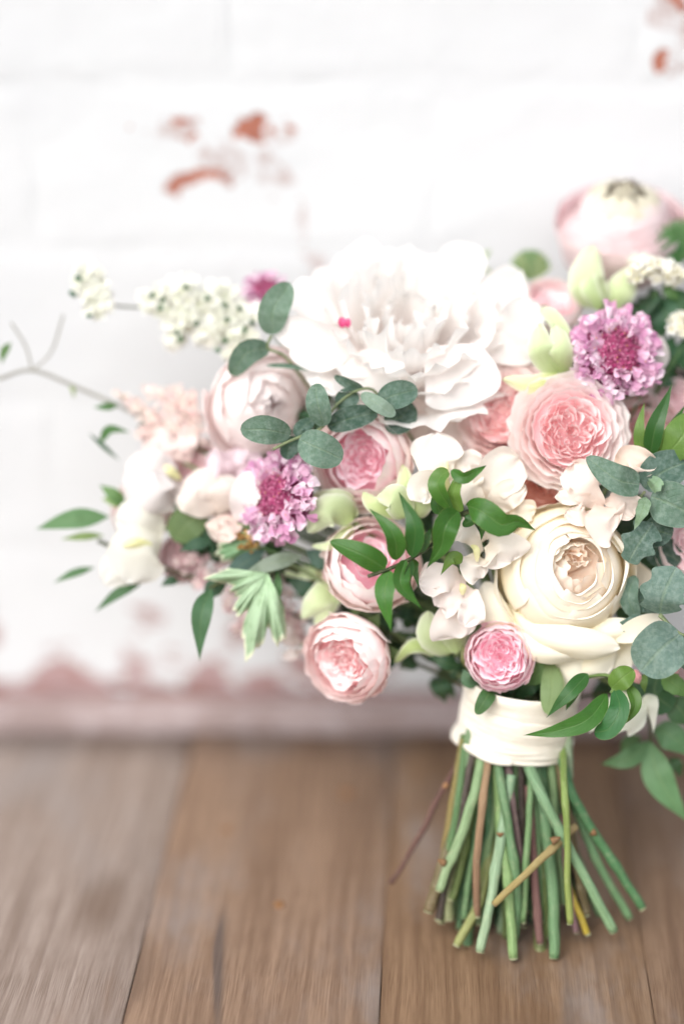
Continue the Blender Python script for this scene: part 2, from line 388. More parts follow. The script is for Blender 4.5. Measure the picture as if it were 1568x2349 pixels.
def wood_material():
    m, nt, N, L = newmat('weathered_plank')
    tc = nd(nt, 'ShaderNodeTexCoord'); ob = tc.outputs['Object']; oi = nd(nt, 'ShaderNodeObjectInfo')
    at = nd(nt, 'ShaderNodeAttribute', attribute_name='col')
    sh = nd(nt, 'ShaderNodeVectorMath', operation='ADD'); L.new(ob, sh.inputs[0])
    cv = nd(nt, 'ShaderNodeCombineXYZ'); L.new(math_n(nt, 'MULTIPLY', oi.outputs['Random'], 13.), cv.inputs[0]); L.new(math_n(nt, 'MULTIPLY', oi.outputs['Random'], 7.), cv.inputs[1]); L.new(cv.outputs[0], sh.inputs[1])
    v = sh.outputs[0]
    warp = noise_n(nt, mapping(nt, v, (9, 2.2, 1)), 1., 3)
    cx = nd(nt, 'ShaderNodeSeparateXYZ'); L.new(v, cx.inputs[0])
    gx = math_n(nt, 'ADD', cx.outputs[0], math_n(nt, 'MULTIPLY', warp, .022))
    gv = nd(nt, 'ShaderNodeCombineXYZ'); L.new(gx, gv.inputs[0]); L.new(math_n(nt, 'MULTIPLY', cx.outputs[1], .025), gv.inputs[1])
    g1 = noise_n(nt, gv.outputs[0], 160, 5, .65); g2 = noise_n(nt, gv.outputs[0], 520, 3, .6)
    g3 = noise_n(nt, gv.outputs[0], 1500, 2, .6)
    blot = noise_n(nt, mapping(nt, v, (10, 4, 1)), 1., 5, .65)
    base = at.outputs['Color']
    c = mixc(nt, math_n(nt, 'MULTIPLY', ramp_n(nt, g1, .36, .66), .62), base, mixc(nt, 1., base, (.42, .35, .30), 'MULTIPLY'))
    c = mixc(nt, math_n(nt, 'MULTIPLY', ramp_n(nt, g2, .45, .7), .40), c, mixc(nt, 1., base, (.46, .40, .36), 'MULTIPLY'))
    c = mixc(nt, math_n(nt, 'MULTIPLY', ramp_n(nt, g3, .48, .62), .5), c, mixc(nt, 1., base, (.45, .38, .33), 'MULTIPLY'))
    c = mixc(nt, math_n(nt, 'MULTIPLY', ramp_n(nt, blot, .45, .70), .6), c, (.25, .222, .212))
    c = mixc(nt, math_n(nt, 'MULTIPLY', ramp_n(nt, noise_n(nt, mapping(nt, v, (16, 3, 1), (5, 3, 0)), 1., 4), .6, .75), .6), c, (.24, .14, .085))
    vo = nd(nt, 'ShaderNodeTexVoronoi'); vo.inputs['Scale'].default_value = 1.; L.new(mapping(nt, v, (7.5, 3.0, 1)), vo.inputs['Vector'])
    c = mixc(nt, math_n(nt, 'MULTIPLY', math_n(nt, 'SUBTRACT', 1., ramp_n(nt, vo.outputs['Distance'], .05, .17)), .7), c, (.12, .075, .05))
    crk = noise_n(nt, mapping(nt, v, (26, 1.9, 1), (2.3, 7.1, 0)), 1., 2, .5, .8)
    c = mixc(nt, math_n(nt, 'MULTIPLY', ramp_n(nt, crk, .64, .72), .75), c, (.075, .058, .052))
    pr = nd(nt, 'ShaderNodeBsdfPrincipled'); pr.inputs['Roughness'].default_value = .62; pr.inputs['Specular IOR Level'].default_value = .35
    L.new(c, pr.inputs['Base Color']); L.new(bump_n(nt, math_n(nt, 'ADD', g1, math_n(nt, 'MULTIPLY', g2, .6)), .6, .0012), pr.inputs['Normal'])
    o = nd(nt, 'ShaderNodeOutputMaterial'); L.new(pr.outputs[0], o.inputs[0])
    return m

# ------------------------------------------------------------------ the setting: floor and wall
WALL_Y = 1.284; FOOT_Y = 1.258
M_WALL = wall_material(False, True, 'painted_brick_worn_foot'); M_PLAIN = wall_material(False, False, 'painted_brick'); M_CHIP = wall_material(True, False, 'painted_brick_chipped')
CHIP_AT = [on_plane_y(p[0], p[1], WALL_Y) for p in BARE + THIN]
M_WOOD = wood_material()
M_BASE = plinth_material('bare_brick_course', (.25, .145, .13), (.33, .22, .215), (.19, .115, .105))
M_BEAD = plinth_material('mauve_mortar_fillet', (.37, .30, .295), (.28, .215, .205), (.43, .37, .375))

def box_verts(x0, x1, y0, y1, z0, z1):
    v = [(x0, y0, z0), (x1, y0, z0), (x1, y1, z0), (x0, y1, z0), (x0, y0, z1), (x1, y0, z1), (x1, y1, z1), (x0, y1, z1)]
    f = [(0, 3, 2, 1), (4, 5, 6, 7), (0, 1, 5, 4), (1, 2, 6, 5), (2, 3, 7, 6), (3, 0, 4, 7)]
    return v, f
v, f = box_verts(-1.2, 1.2, -.6, FOOT_Y + .03, -.08, -.032)
floor = mesh_obj('floor', v, f, M_WOOD, None, col=lin('#3a302a'), smooth=False)
floor['kind'] = 'structure'; ORG[floor] = np.zeros(3)
# planks run towards the wall, turned about three degrees
ANG = R(2.9)
edges0 = [on_floor(x, 1695)[0] for x in (445, 905, 1400)]
pw = (edges0[2] - edges0[0]) / 2
bounds = [edges0[0] - 3 * pw, edges0[0] - 2 * pw, edges0[0] - pw, edges0[0], edges0[1], edges0[2], edges0[2] + pw, edges0[2] + 2 * pw, edges0[2] + 3 * pw]
pcols = ['#83756c', '#83756c', '#998a80', '#8c735f', '#826850', '#7a6350', '#75655a', '#75655a']
def rounded_slab(w, l, h, b=.0011, nx=6, ny=40, seed=0):
    xs = np.concatenate([[-w / 2, -w / 2 + b * .4, -w / 2 + b], np.linspace(-w / 2 + b, w / 2 - b, nx)[1:-1], [w / 2 - b, w / 2 - b * .4, w / 2]])
    zs = np.zeros(len(xs)); zs[0] = -b; zs[1] = -b * .3; zs[-1] = -b; zs[-2] = -b * .3
    ys = np.linspace(0, l, ny)
    g = np.array([[(x, y, z + .0008 * noise.noise(Vector((x * 9 + seed, y * 6, 0)))) for x, z in zip(xs, zs)] for y in ys])
    g[:, 0, 0] += .0012 * np.array([noise.noise(Vector((seed, y * 22, 1))) for y in ys]); g[:, -1, 0] += .0012 * np.array([noise.noise(Vector((seed, y * 22, 5))) for y in ys])
    lo = g[:, [0, -1], :].copy(); lo[:, :, 2] = -h
    full = np.concatenate([lo[:, :1], g, lo[:, 1:]], 1)
    nv, nu = full.shape[:2]
    f = [tuple(q) for q in grid_faces(nv, nu)]
    f.append(tuple(range(nu))[::-1]); f.append(tuple(range((nv - 1) * nu, nv * nu)))
    return full.reshape(-1, 3), f
planks = []
for i in range(8):
    w = bounds[i + 1] - bounds[i] - .0004
    v, f = rounded_slab(w, 1.75, .03, seed=i * 3.7)
    pl = mesh_obj('plank', v, f, M_WOOD, None, col=lin(pcols[i]))
    pl.location = ((bounds[i] + bounds[i + 1]) / 2, FOOT_Y - .002, 0); pl.rotation_euler = (0, 0, math.pi - ANG)
    pl.location.x += 0; pl.parent = floor
    planks.append(pl)
# rusty nail heads driven into the planks
M_RUST = plinth_material('rusty_iron', (.30, .15, .06), (.20, .10, .05), (.42, .22, .08))
def nail(px, py, pl, r=.0042):
    p = on_floor(px, py)
    bpy.context.view_layer.update()
    q = pl.matrix_world.inverted() @ Vector(p)
    v = []; f = []
    n = 12
    for rr, zz in ((r, -.003), (r, .0008), (r * .7, .0016)):
        for k in range(n): v.append((q.x + rr * math.cos(k * 2 * math.pi / n), q.y + rr * math.sin(k * 2 * math.pi / n), zz))
    for a in (0, 1):
        for k in range(n): f.append((a * n + k, a * n + (k + 1) % n, (a + 1) * n + (k + 1) % n, (a + 1) * n + k))
    f.append(tuple(range(2 * n, 3 * n)))
    o = mesh_obj('nail_head', v, f, M_RUST); o.parent = pl
nail(795, 1820, planks[4]); nail(640, 2075, planks[4], .003); nail(520, 1905, planks[3], .003)

# wall: slab with painted bricks, bare foot course and a mortar fillet along the floor
wall = thing('brick_wall', (0, WALL_Y, 0), 'old brick wall with peeling white paint, bare red brick along its foot', 'wall')
v, f = box_verts(-1.1, 1.1, WALL_Y - .0007, WALL_Y + .25, 0, 2.0)
mesh_obj('mortar', v, f, M_WALL, wall, smooth=False)
def brick_mesh(w, h, seed, d=.0001, b=.014, rough=.0009, nx=14, nz=8):
    xs = np.concatenate([[-w / 2, -w / 2 + b * .3, -w / 2 + b], np.linspace(-w / 2 + b, w / 2 - b, nx)[1:-1], [w / 2 - b, w / 2 - b * .3, w / 2]])
    zs = np.concatenate([[-h / 2, -h / 2 + b * .3, -h / 2 + b], np.linspace(-h / 2 + b, h / 2 - b, nz)[1:-1], [h / 2 - b, h / 2 - b * .3, h / 2]])
    def prof(t, half):
        e = half - abs(t)
        return d + .0003 if e <= 1e-9 else (d * .55 if e < b * .5 else 0)
    pts = np.array([[(x, max(prof(x, w / 2), prof(z, h / 2)) - rough * noise.noise(Vector((x * 30 + seed, z * 30, seed))), z) for x in xs] for z in zs])
    me = bpy.data.meshes.new('brick'); nv, nu = pts.shape[:2]
    me.from_pydata([tuple(p) for p in pts.reshape(-1, 3)], [], [tuple(q) for q in grid_faces(nv, nu)]); me.update()
    me.polygons.foreach_set('use_smooth', np.ones(len(me.polygons), bool))
    return me
zj = [float(on_plane_y(784, y, WALL_Y)[2]) for y in (1572, 1215, 868, 526, 190)]
course = (zj[4] - zj[0]) / 4
bl = .262; bvar = [brick_mesh(bl - .003, course - .006, s * 11.3) for s in range(5)]
for me in bvar: me.materials.append(M_WALL)
for r in range(7):
    zc = zj[0] + course * (r + .5)
    for k in range(-4, 5):
        x = k * bl + (bl / 2 if r % 2 else 0) + .06
        if abs(x) > .95: continue
        o = bpy.data.objects.new('brick', bvar[(r * 3 + k * 2) % 5]); COL.objects.link(o)
        o.material_slots[0].link = 'OBJECT'
        o.material_slots[0].material = M_CHIP if any(abs(p[0] - x) < bl / 2 + .02 and abs(p[2] - zc) < course / 2 + .015 for p in CHIP_AT) else (M_WALL if r < 2 else M_PLAIN)
        o.parent = wall; o.location = (x, -.001 + .00012 * math.sin(r * 5 + k * 3), zc)
bm_ = [brick_mesh(.118, zj[0] - .022, 40 + s * 7.7, d=.006, b=.006, rough=.004, nx=9, nz=7) for s in range(3)]
for me in bm_: me.materials.append(M_BASE)
for k in range(-8, 9):
    o = bpy.data.objects.new('brick', bm_[k % 3]); COL.objects.link(o); o.parent = wall
    o.location = (k * .124 + .03, -.012, (zj[0] - .022) / 2 + .019); o.rotation_euler = (0, 0, R(.8 * math.sin(k * 2.2)))
v, f = box_verts(-1.1, 1.1, WALL_Y - .004, WALL_Y + .003, .002, zj[0] - .004)
mesh_obj('mortar_bed', v, f, M_BASE, wall, smooth=False)
# mortar fillet, a rough quarter-round bead
xs = np.linspace(-1.05, 1.05, 120)
prof = [(FOOT_Y, -.002), (FOOT_Y + .0005, .009), (FOOT_Y + .004, .0155), (FOOT_Y + .012, .0185), (WALL_Y - .002, .0195)]
g = np.array([[(x, yy + .0022 * noise.noise(Vector((x * 14, k, 2.2))), zz * (1 + .12 * noise.noise(Vector((x * 9, 4.4, k))))) for k, (yy, zz) in enumerate(prof)] for x in xs])
mesh_obj('mortar_fillet', g.reshape(-1, 3), grid_faces(120, 5), M_BEAD, wall)

# ------------------------------------------------------------------ flower builders
BIND = P(1188, 1640, 6.5)                      # where every stem is gathered inside the ribbon
GREEN = lin('#6f9a5c'); DEEP = lin('#3f6b48')
def frame(face, roll=0.):
    """local axes of a flower: z is the direction its face looks (right, up, towards the camera)"""
    z = norm(face[0] * RGT + face[1] * UPV - face[2] * FWD)
    x = norm(RGT - z * (RGT @ z)); y = np.cross(z, x)
    c, s = math.cos(R(roll)), math.sin(R(roll))
    return np.stack([x * c + y * s, y * c - x * s, z])
def stem_part(t, top, face=None, r=.0021, col=GREEN, back=.02, name='stem', via=None):
    d = norm(BIND - top)
    start = top
    mid = BIND + (top - BIND) * .28 + UPV * .028 + FWD * .014
    pts = [start]
    if face is not None:
        z = norm(face[0] * RGT + face[1] * UPV - face[2] * FWD); pts.append(top - z * back)
    if via is not None: pts += [P(*q) for q in via]
    pts += [mid, BIND + rng.normal(0, .006, 3) * np.array([1, .6, .1])]
    return add_tube(t, name, M_STEM, col, pts, r, n=7, samples=14)

def shell(th0, prof, half, nu=11, nv=11, tr=.25, tp=2.4, curl=0., curlz=0., ruf=0., rf=3., off=(0, 0), wob=.02, wsc=.35, seed=None, notch=0., sqx=0.):
    """petal wrapped round the flower axis; prof = (radius, height) from base to tip, half = half angle in degrees along it"""
    seed = ns() if seed is None else seed
    v = np.linspace(0, 1, nv); u = np.linspace(-1, 1, nu)
    U, V = np.meshgrid(u, v)
    VV = V * (1 - tr * np.abs(U) ** tp - notch * np.exp(-(U / .16) ** 2) * V)
    pr = catmull(np.array(prof, float), 0, VV.ravel()).reshape(nv, nu, 2)
    hh = np.radians(np.interp(VV, np.linspace(0, 1, len(half)), half))
    th = R(th0) + U * hh
    ph = seed * 2.4
    r = pr[..., 0] + curl * np.abs(U) ** 3 * V ** 2
    z = pr[..., 1] + curlz * np.abs(U) ** 3 * V ** 2
    if ruf:
        wv = np.sin(rf * math.pi * U + ph) * .6 + np.sin(rf * 1.73 * math.pi * U + ph * 1.9) * .4
        r = r + ruf * wv * V ** 3; z = z + ruf * .5 * np.cos(rf * 1.3 * math.pi * U + ph) * V ** 3
    pts = np.stack([r * np.cos(th) * (1 - sqx * V ** 3) + off[0] * V ** 1.5, r * np.sin(th) + off[1] * V ** 1.5, z], -1)
    return wobble(pts, wob, wsc, seed)
def pleat(rho, phi, w, z0, z1, orient, curv=.5, lean=.1, ruf=.03, rf=2.5, nu=9, nv=7, seed=None, wob=.02):
    """small upright inner petal of a full rose, seen by its edge"""
    seed = ns() if seed is None else seed
    U, V = np.meshgrid(np.linspace(-1, 1, nu), np.linspace(0, 1, nv))
    t = np.array([-math.sin(orient), math.cos(orient)]); n = np.array([math.cos(orient), math.sin(orient)])
    ww = w * (.55 + .45 * V)
    a = U * ww
    b = -curv * U ** 2 * ww + lean * V ** 2 * w * 2 + ruf * np.sin(rf * math.pi * U + seed * 2.4) * V ** 2
    z = z0 + (z1 - z0) * V * (1 - .22 * np.abs(U) ** 2.2)
    x = rho * math.cos(phi) + t[0] * a + n[0] * b; y = rho * math.sin(phi) + t[1] * a + n[1] * b
    return wobble(np.stack([x, y, z], -1), wob, .2, seed)
def add_local(t, name, mat, pts, ctr, F, S, c0, c1, c2=None, edge=None, cvar=.03, label=None):
    nv, nu = pts.shape[:2]
    w = ctr + (pts.reshape(-1, 3) * S) @ F
    uv = grid_uv(nv, nu); v = uv[:, 1:2]
    c = np.asarray(c0) * (1 - v) + np.asarray(c1) * v if c2 is None else np.where(v < .5, np.asarray(c0) * (1 - 2 * v) + np.asarray(c1) * 2 * v, np.asarray(c1) * (2 - 2 * v) + np.asarray(c2) * (2 * v - 1))
    if edge is not None:
        e = np.maximum(np.abs(uv[:, :1] * 2 - 1) ** 5, v ** 9) * .6; c = c * (1 - e) + np.asarray(edge) * e
    c = c * (1 + random.uniform(-cvar, cvar))
    return mesh_obj(name, w, grid_faces(nv, nu), mat, t, uv, c, label=label)

def calyx(t, ctr, F, S, col, n=5, length=.9):
    for k in range(n):
        th = k * 72 + random.uniform(-12, 12)
        pts = shell(th, [(.06, -.85), (.45, -.8), (.8, -.55), (.8 + length * .35, -.5 - .2 * random.random())], [30, 24, 14, 1], nu=5, nv=7, tr=0)
        add_local(t, 'sepal', M_LEAF, pts, ctr, F, S, col, col * 1.1)

def garden_rose(label, c, Rpx, face, roll=0., pal=None, layers=None, n_in=34, r_in=.6, z_in=(.30, .40), quarter=True, name='rose', w_in=.2, group='roses in the bouquet', stem=True, seed=1, squash=1., hires=False, lean=.1, depth=.22):
    rs = random.Random(seed * 91 + 5)
    ctr = P(*c); S = Rpx * PX; F = frame(face, roll)
    t = thing(name, ctr - F[2] * S * .8, label, 'rose', group)
    ob, ot, ib, it_ = pal['outer_base'], pal['outer_tip'], pal['inner_base'], pal['inner_tip']
    if layers is None:
        layers = [(5, 1.06, -.10, 1.10, .14, 46, .10, .04), (5, .97, -.02, .97, .30, 44, .05, .03), (6, .86, .02, .80, .40, 40, .0, .025), (6, .74, .04, .67, .43, 38, .0, .02)]
    for li, (n, s, zm, lr, zt, half, curl, ruf) in enumerate(layers):
        for k in range(n):
            th = k * 360 / n + li * 137.5 * .27 + rs.uniform(-9, 9)
            h = half * rs.uniform(.9, 1.12)
            dz = rs.uniform(-.05, .05)
            pr = [(.08, -.82), (.66 * s, -.62), (s * rs.uniform(.97, 1.03), zm), (lr * rs.uniform(.96, 1.04), zt + dz)]
            pts = shell(th, pr, [h * .9, h * .95, h, h * .92], nu=15 if hires else 11, nv=13 if hires else 10, tr=.22, curl=curl * rs.uniform(.3, 1.3), ruf=ruf, rf=rs.uniform(2, 4), wob=.03)
            f = li / max(1, len(layers) - 1)
            add_local(t, 'petal', M_PETAL, pts, ctr, F, S, ob * (1 - f) + ib * f, ot * (1 - f * .5) + it_ * f * .5, edge=ot)
    # quartered heart: nested U-shaped folds round four off-centre eyes
    nq = 4 if n_in > 24 else 3
    a0 = rs.uniform(0, 6.28)
    for q in range(nq):
        aq = a0 + q * 2 * math.pi / nq + rs.uniform(-.25, .25)
        qx, qy = .42 * r_in * math.cos(aq), .42 * r_in * math.sin(aq)
        nf = max(3, round(n_in / nq / 1.6))
        for k in range(nf):
            fk = (k + .6) / nf
            rr = r_in * .74 * fk
            half = (170 if k == 0 else 128 - 30 * fk) * rs.uniform(.85, 1.1)
            od = aq + rs.uniform(-.35, .35)
            cx, cy = qx - .18 * r_in * fk * math.cos(aq), qy - .18 * r_in * fk * math.sin(aq)
            nu = 17 if hires else 12; nv = 7
            U, V = np.meshgrid(np.linspace(-1, 1, nu), np.linspace(0, 1, nv))
            sd = ns(); ph = sd * 2.4
            ang = od + U * R(half)
            rad = rr * (1 + .16 * np.sin(2.3 * U * math.pi + ph) * V) + lean * .5 * V ** 2 * (.3 + fk)
            x = cx + rad * np.cos(ang); y = cy + rad * np.sin(ang)
            d2 = x * x + y * y
            top = z_in[0] + (z_in[1] - z_in[0]) * np.clip(np.sqrt(d2) / r_in, 0, 1.2) + .035 * np.sin(3.1 * U * math.pi + ph * 1.7) + rs.uniform(-.025, .025)
            z = top - depth * (1 - V) - .10 * np.abs(U) ** 4 * V
            pts = wobble(np.stack([x, y, z], -1), .035, .22, sd)
            add_local(t, 'petal', M_PETAL, pts, ctr, F, S, ib, ib * .45 + it_ * .55, it_, edge=pal.get('edge', it_))
    for i in range(9):
        rho = .14 * r_in / .66 * math.sqrt((i + .5) / 9); phi = i * 2.4 + seed
        pts = pleat(rho, phi, .10 * rs.uniform(.8, 1.3), z_in[0] - .3, z_in[0] - rs.uniform(.0, .1), phi + rs.uniform(-.5, .5), curv=.6, lean=.08, ruf=.02, nu=7, nv=5)
        add_local(t, 'petal', M_PETAL, pts, ctr, F, S, ib, it_)
    pts = shell(0, [(.01, z_in[0] - .34), (.4, z_in[0] - .36), (.72, z_in[0] - .36)], [180] * 3, nu=17, nv=4, tr=0, wob=.02)
    add_local(t, 'flower_base', M_PETAL, pts, ctr, F, S, ib, ib)
    calyx(t, ctr, F, S, lin('#8aa56e'))
    if stem: stem_part(t, ctr - F[2] * S * .78, face)
    return t, ctr, F, S

def scabiosa(label, c, Rpx, face, seed=1, n_out=170, n_in=190):
    rs = random.Random(seed)
    ctr = P(*c); S = Rpx * PX; F = frame(face, seed * 31)
    t = thing('scabiosa', ctr - F[2] * S * .4, label, 'scabiosa', 'purple scabiosa blooms')
    def florets(n, r0, r1, size, cols, name, npet, open_):
        V, Fc, C, UVs = [], [], [], []
        for i in range(n):
            f = (i + .5) / n; rho = math.sqrt(r0 ** 2 + (r1 ** 2 - r0 ** 2) * f); phi = i * 2.39996
            rho *= rs.uniform(.88, 1.1)
            zz = .42 * math.sqrt(max(0, 1 - (rho / 1.12) ** 2)) + rs.uniform(-.07, .12) * size / .2
            p = np.array([rho * math.cos(phi), rho * math.sin(phi), zz])
            nz = norm(np.array([p[0] * .9, p[1] * .9, .75 - .35 * rho]) + np.array([rs.uniform(-.35, .35) for _ in range(3)]) * (1.6 if size > .2 else 1))
            ax = norm(np.cross(nz, [.2, .5, .84])); ay = np.cross(nz, ax)
            s = size * rs.uniform(.7, 1.25)
            for k in range(npet):
                a = k * 2 * math.pi / npet + rs.uniform(-.35, .35)
                L = s * rs.uniform(.75, 1.3); W = s * rs.uniform(.38, .6)
                d = ax * math.cos(a) + ay * math.sin(a); e = -ax * math.sin(a) + ay * math.cos(a)
                b = len(V)
                c0 = np.array(rs.choice(cols)); c1 = np.array(rs.choice(cols))
                for iv, (vv, ww) in enumerate(((0., .25), (.45, .9), (.8, 1.), (1.0, .55))):
                    up = open_ * math.sin(vv * 1.6) * s - .25 * s * vv * vv
                    for uu in (-1, 0, 1):
                        V.append(p + d * L * vv + e * W * ww * uu * .5 + nz * (up + (.2 * s * abs(uu) * rs.uniform(-.6, 1.6) + rs.uniform(-.22, .22) * s * vv)))
                        C.append((c0 * (1 - vv) + c1 * vv)); UVs.append((uu * .5 + .5, vv))
                for iv in range(3):
                    for j in range(2):
                        q = b + iv * 3 + j; Fc.append((q, q + 1, q + 4, q + 3))
        w = ctr + (np.array(V) * S) @ F
        mesh_obj(name, w, np.array(Fc), M_FLORET, t, np.array(UVs), np.array(C), kind='stuff')
    dome = shell(0, [(.02, -.35), (.6, -.2), (.9, .0), (.75, .28), (.02, .42)], [180] * 3, nu=25, nv=10, tr=0, wob=.0)
    add_local(t, 'flower_head', M_FLORET, dome, ctr, F, S, lin('#7d4a70'), lin('#8a3558'))
    lil = [lin(h) for h in ('#e7bcd4', '#f1d8e6', '#d9a3c3', '#f5e4ee', '#c98fb4')]
    crim = [lin(h) for h in ('#c04c82', '#d06f9a', '#a63f72', '#dc93b2', '#b0557c')]
    # crumpled outer petals
    V, Fc, C, UVs = [], [], [], []
    for i in range(n_out):
        f = (i + .5) / n_out; rho = math.sqrt(.40 ** 2 + (.96 ** 2 - .40 ** 2) * f) * rs.uniform(.9, 1.08); phi = i * 2.39996 + rs.uniform(-.2, .2)
        zz = .40 * math.sqrt(max(0, 1 - (rho / 1.12) ** 2)) + rs.uniform(-.04, .16)
        p = np.array([rho * math.cos(phi), rho * math.sin(phi), zz])
        d = norm(np.array([math.cos(phi), math.sin(phi), .55 - .75 * f + rs.uniform(-.5, .5)]) + np.array([rs.uniform(-.7, .7) for _ in range(3)]))
        e = norm(np.cross(d, [rs.uniform(-.5, .5), rs.uniform(-.5, .5), 1])); nn = np.cross(e, d)
        L = rs.uniform(.20, .34); W = rs.uniform(.11, .19); c0 = np.array(rs.choice(lil)); c1 = np.array(rs.choice(lil)); b = len(V); sd = ns(); p1, p2 = rs.uniform(0, 6), rs.uniform(0, 6)
        for iv in range(6):
            vv = iv / 5
            for ju in range(7):
                uu = ju / 3 - 1
                w_ = W * (.35 + .65 * vv) * (1 - .25 * (vv > .95) * abs(uu))
                q = p + d * L * vv * (1 - .12 * abs(uu) ** 2) + e * w_ * uu + nn * (.05 * vv * math.sin(3.6 * uu + p1) + .035 * vv * math.sin(7 * uu + p2) + .10 * vv ** 2 * math.cos(p1))
                V.append(q); C.append((c0 * (1 - vv) + c1 * vv) * (1 if vv < .9 else 1.05)); UVs.append((uu * .5 + .5, vv))
        for iv in range(5):
            for ju in range(6):
                q = b + iv * 7 + ju; Fc.append((q, q + 1, q + 8, q + 7))
    mesh_obj('outer_petals', ctr + (np.array(V) * S) @ F, np.array(Fc), M_FLORET, t, np.array(UVs), np.array(C), kind='stuff')
    florets(n_in, .02, .50, .11, crim, 'inner_florets', 5, .6)
    # pin stamens
    V, Fc, C = [], [], []
    for i in range(70):
        rho = .62 * math.sqrt((i + .5) / 70); phi = i * 2.39996 + 1
        p = np.array([rho * math.cos(phi), rho * math.sin(phi), .42 * math.sqrt(1 - (rho / 1.12) ** 2)])
        d = norm(np.array([p[0] * .8, p[1] * .8, 1]) + np.array([rs.uniform(-.2, .2) for _ in range(3)]))
        q = p + d * rs.uniform(.15, .24); b = len(V); s = .022
        for dv in ((s, 0, 0), (-s, 0, 0), (0, s, 0), (0, -s, 0), (0, 0, s), (0, 0, -s)):
            V.append(q + np.array(dv)); C.append(lin('#e9aac6') if i % 4 else lin('#d9a56a'))
        for fc in ((0, 2, 4), (2, 1, 4), (1, 3, 4), (3, 0, 4), (2, 0, 5), (1, 2, 5), (3, 1, 5), (0, 3, 5)): Fc.append(tuple(b + k for k in fc))
    mesh_obj('stamens', ctr + (np.array(V) * S) @ F, np.array(Fc), M_FLORET, t, np.zeros((len(V), 2)), np.array(C), kind='stuff')
    stem_part(t, ctr - F[2] * S * .3, face, r=.0015)
    return t

def floret_cloud(t, name, centers, size, cols, rs, npet=5, face=None, centre_col=None):
    """many tiny five-petalled flowers as one part"""
    V, Fc, C, UVs = [], [], [], []
    for p in centers:
        nz = norm((face if face is not None else -FWD) + np.array([rs.uniform(-.9, .9) for _ in range(3)]))
        ax = norm(np.cross(nz, [.2, .5, .84])); ay = np.cross(nz, ax); s = size * rs.uniform(.7, 1.2)
        c1 = np.array(rs.choice(cols)); a0 = rs.uniform(0, 6)
        for k in range(npet):
            a = a0 + k * 2 * math.pi / npet; d = ax * math.cos(a) + ay * math.sin(a); e = -ax * math.sin(a) + ay * math.cos(a); b = len(V)
            for vv, ww, up in ((0.05, .12, 0), (.55, .36, .22), (1., .2, .3)):
                for uu in (-1, 1):
                    V.append(p + s * (d * vv + e * ww * uu + nz * up)); C.append(c1 if centre_col is None or vv > .1 else centre_col); UVs.append((uu * .5 + .5, vv))
            Fc += [(b, b + 1, b + 3, b + 2), (b + 2, b + 3, b + 5, b + 4)]
    return mesh_obj(name, np.array(V), np.array(Fc), M_FLORET, t, np.array(UVs), np.array(C), kind='stuff')

def sprig(name, label, cat, root, group=None):
    return thing(name, P(*root), label, cat, group)
def leafs(t, mat, rows, col, shape='jas', name='leaf', var=.12, wob=1.5, **kw):
    for r_ in rows:
        sp, W = r_[0], r_[1]; o = dict(kw); o.update(r_[2] if len(r_) > 2 else {})
        c = o.pop('col', col); c = np.asarray(c) * (1 + random.uniform(-var, var))
        add_sheet(t, name, mat, c, sp, W, shape=o.pop('shape', shape), wob=o.pop('wob', wob), ctip=o.pop('ctip', c * 1.12), **o)

# ------------------------------------------------------------------ palettes
PINK = dict(outer_base=lin('#fcdfdb'), outer_tip=lin('#fdf8f5'), inner_base=lin('#fcd0d3'), inner_tip=lin('#feefee'), edge=lin('#fef7f6'))
DEEPPINK = dict(outer_base=lin('#faeae3'), outer_tip=lin('#fcf3ef'), inner_base=lin('#fcc8d6'), inner_tip=lin('#feeef2'), edge=lin('#fdedf0'))
ROSY = dict(outer_base=lin('#fce0e6'), outer_tip=lin('#fdeaee'), inner_base=lin('#fbc4d5'), inner_tip=lin('#feedf2'), edge=lin('#fdeef2'))
SALMON = dict(outer_base=lin('#fbdfda'), outer_tip=lin('#fdf0ed'), inner_base=lin('#fcd0d1'), inner_tip=lin('#feebe9'), edge=lin('#fdefed'))
BLUSH = dict(outer_base=lin('#fbebe5'), outer_tip=lin('#fdf6f3'), inner_base=lin('#fcdde2'), inner_tip=lin('#fef4f5'), edge=lin('#fef6f5'))
PALE = dict(outer_base=lin('#f4e2e2'), outer_tip=lin('#f9efef'), inner_base=lin('#f2d6da'), inner_tip=lin('#f9ebec'))

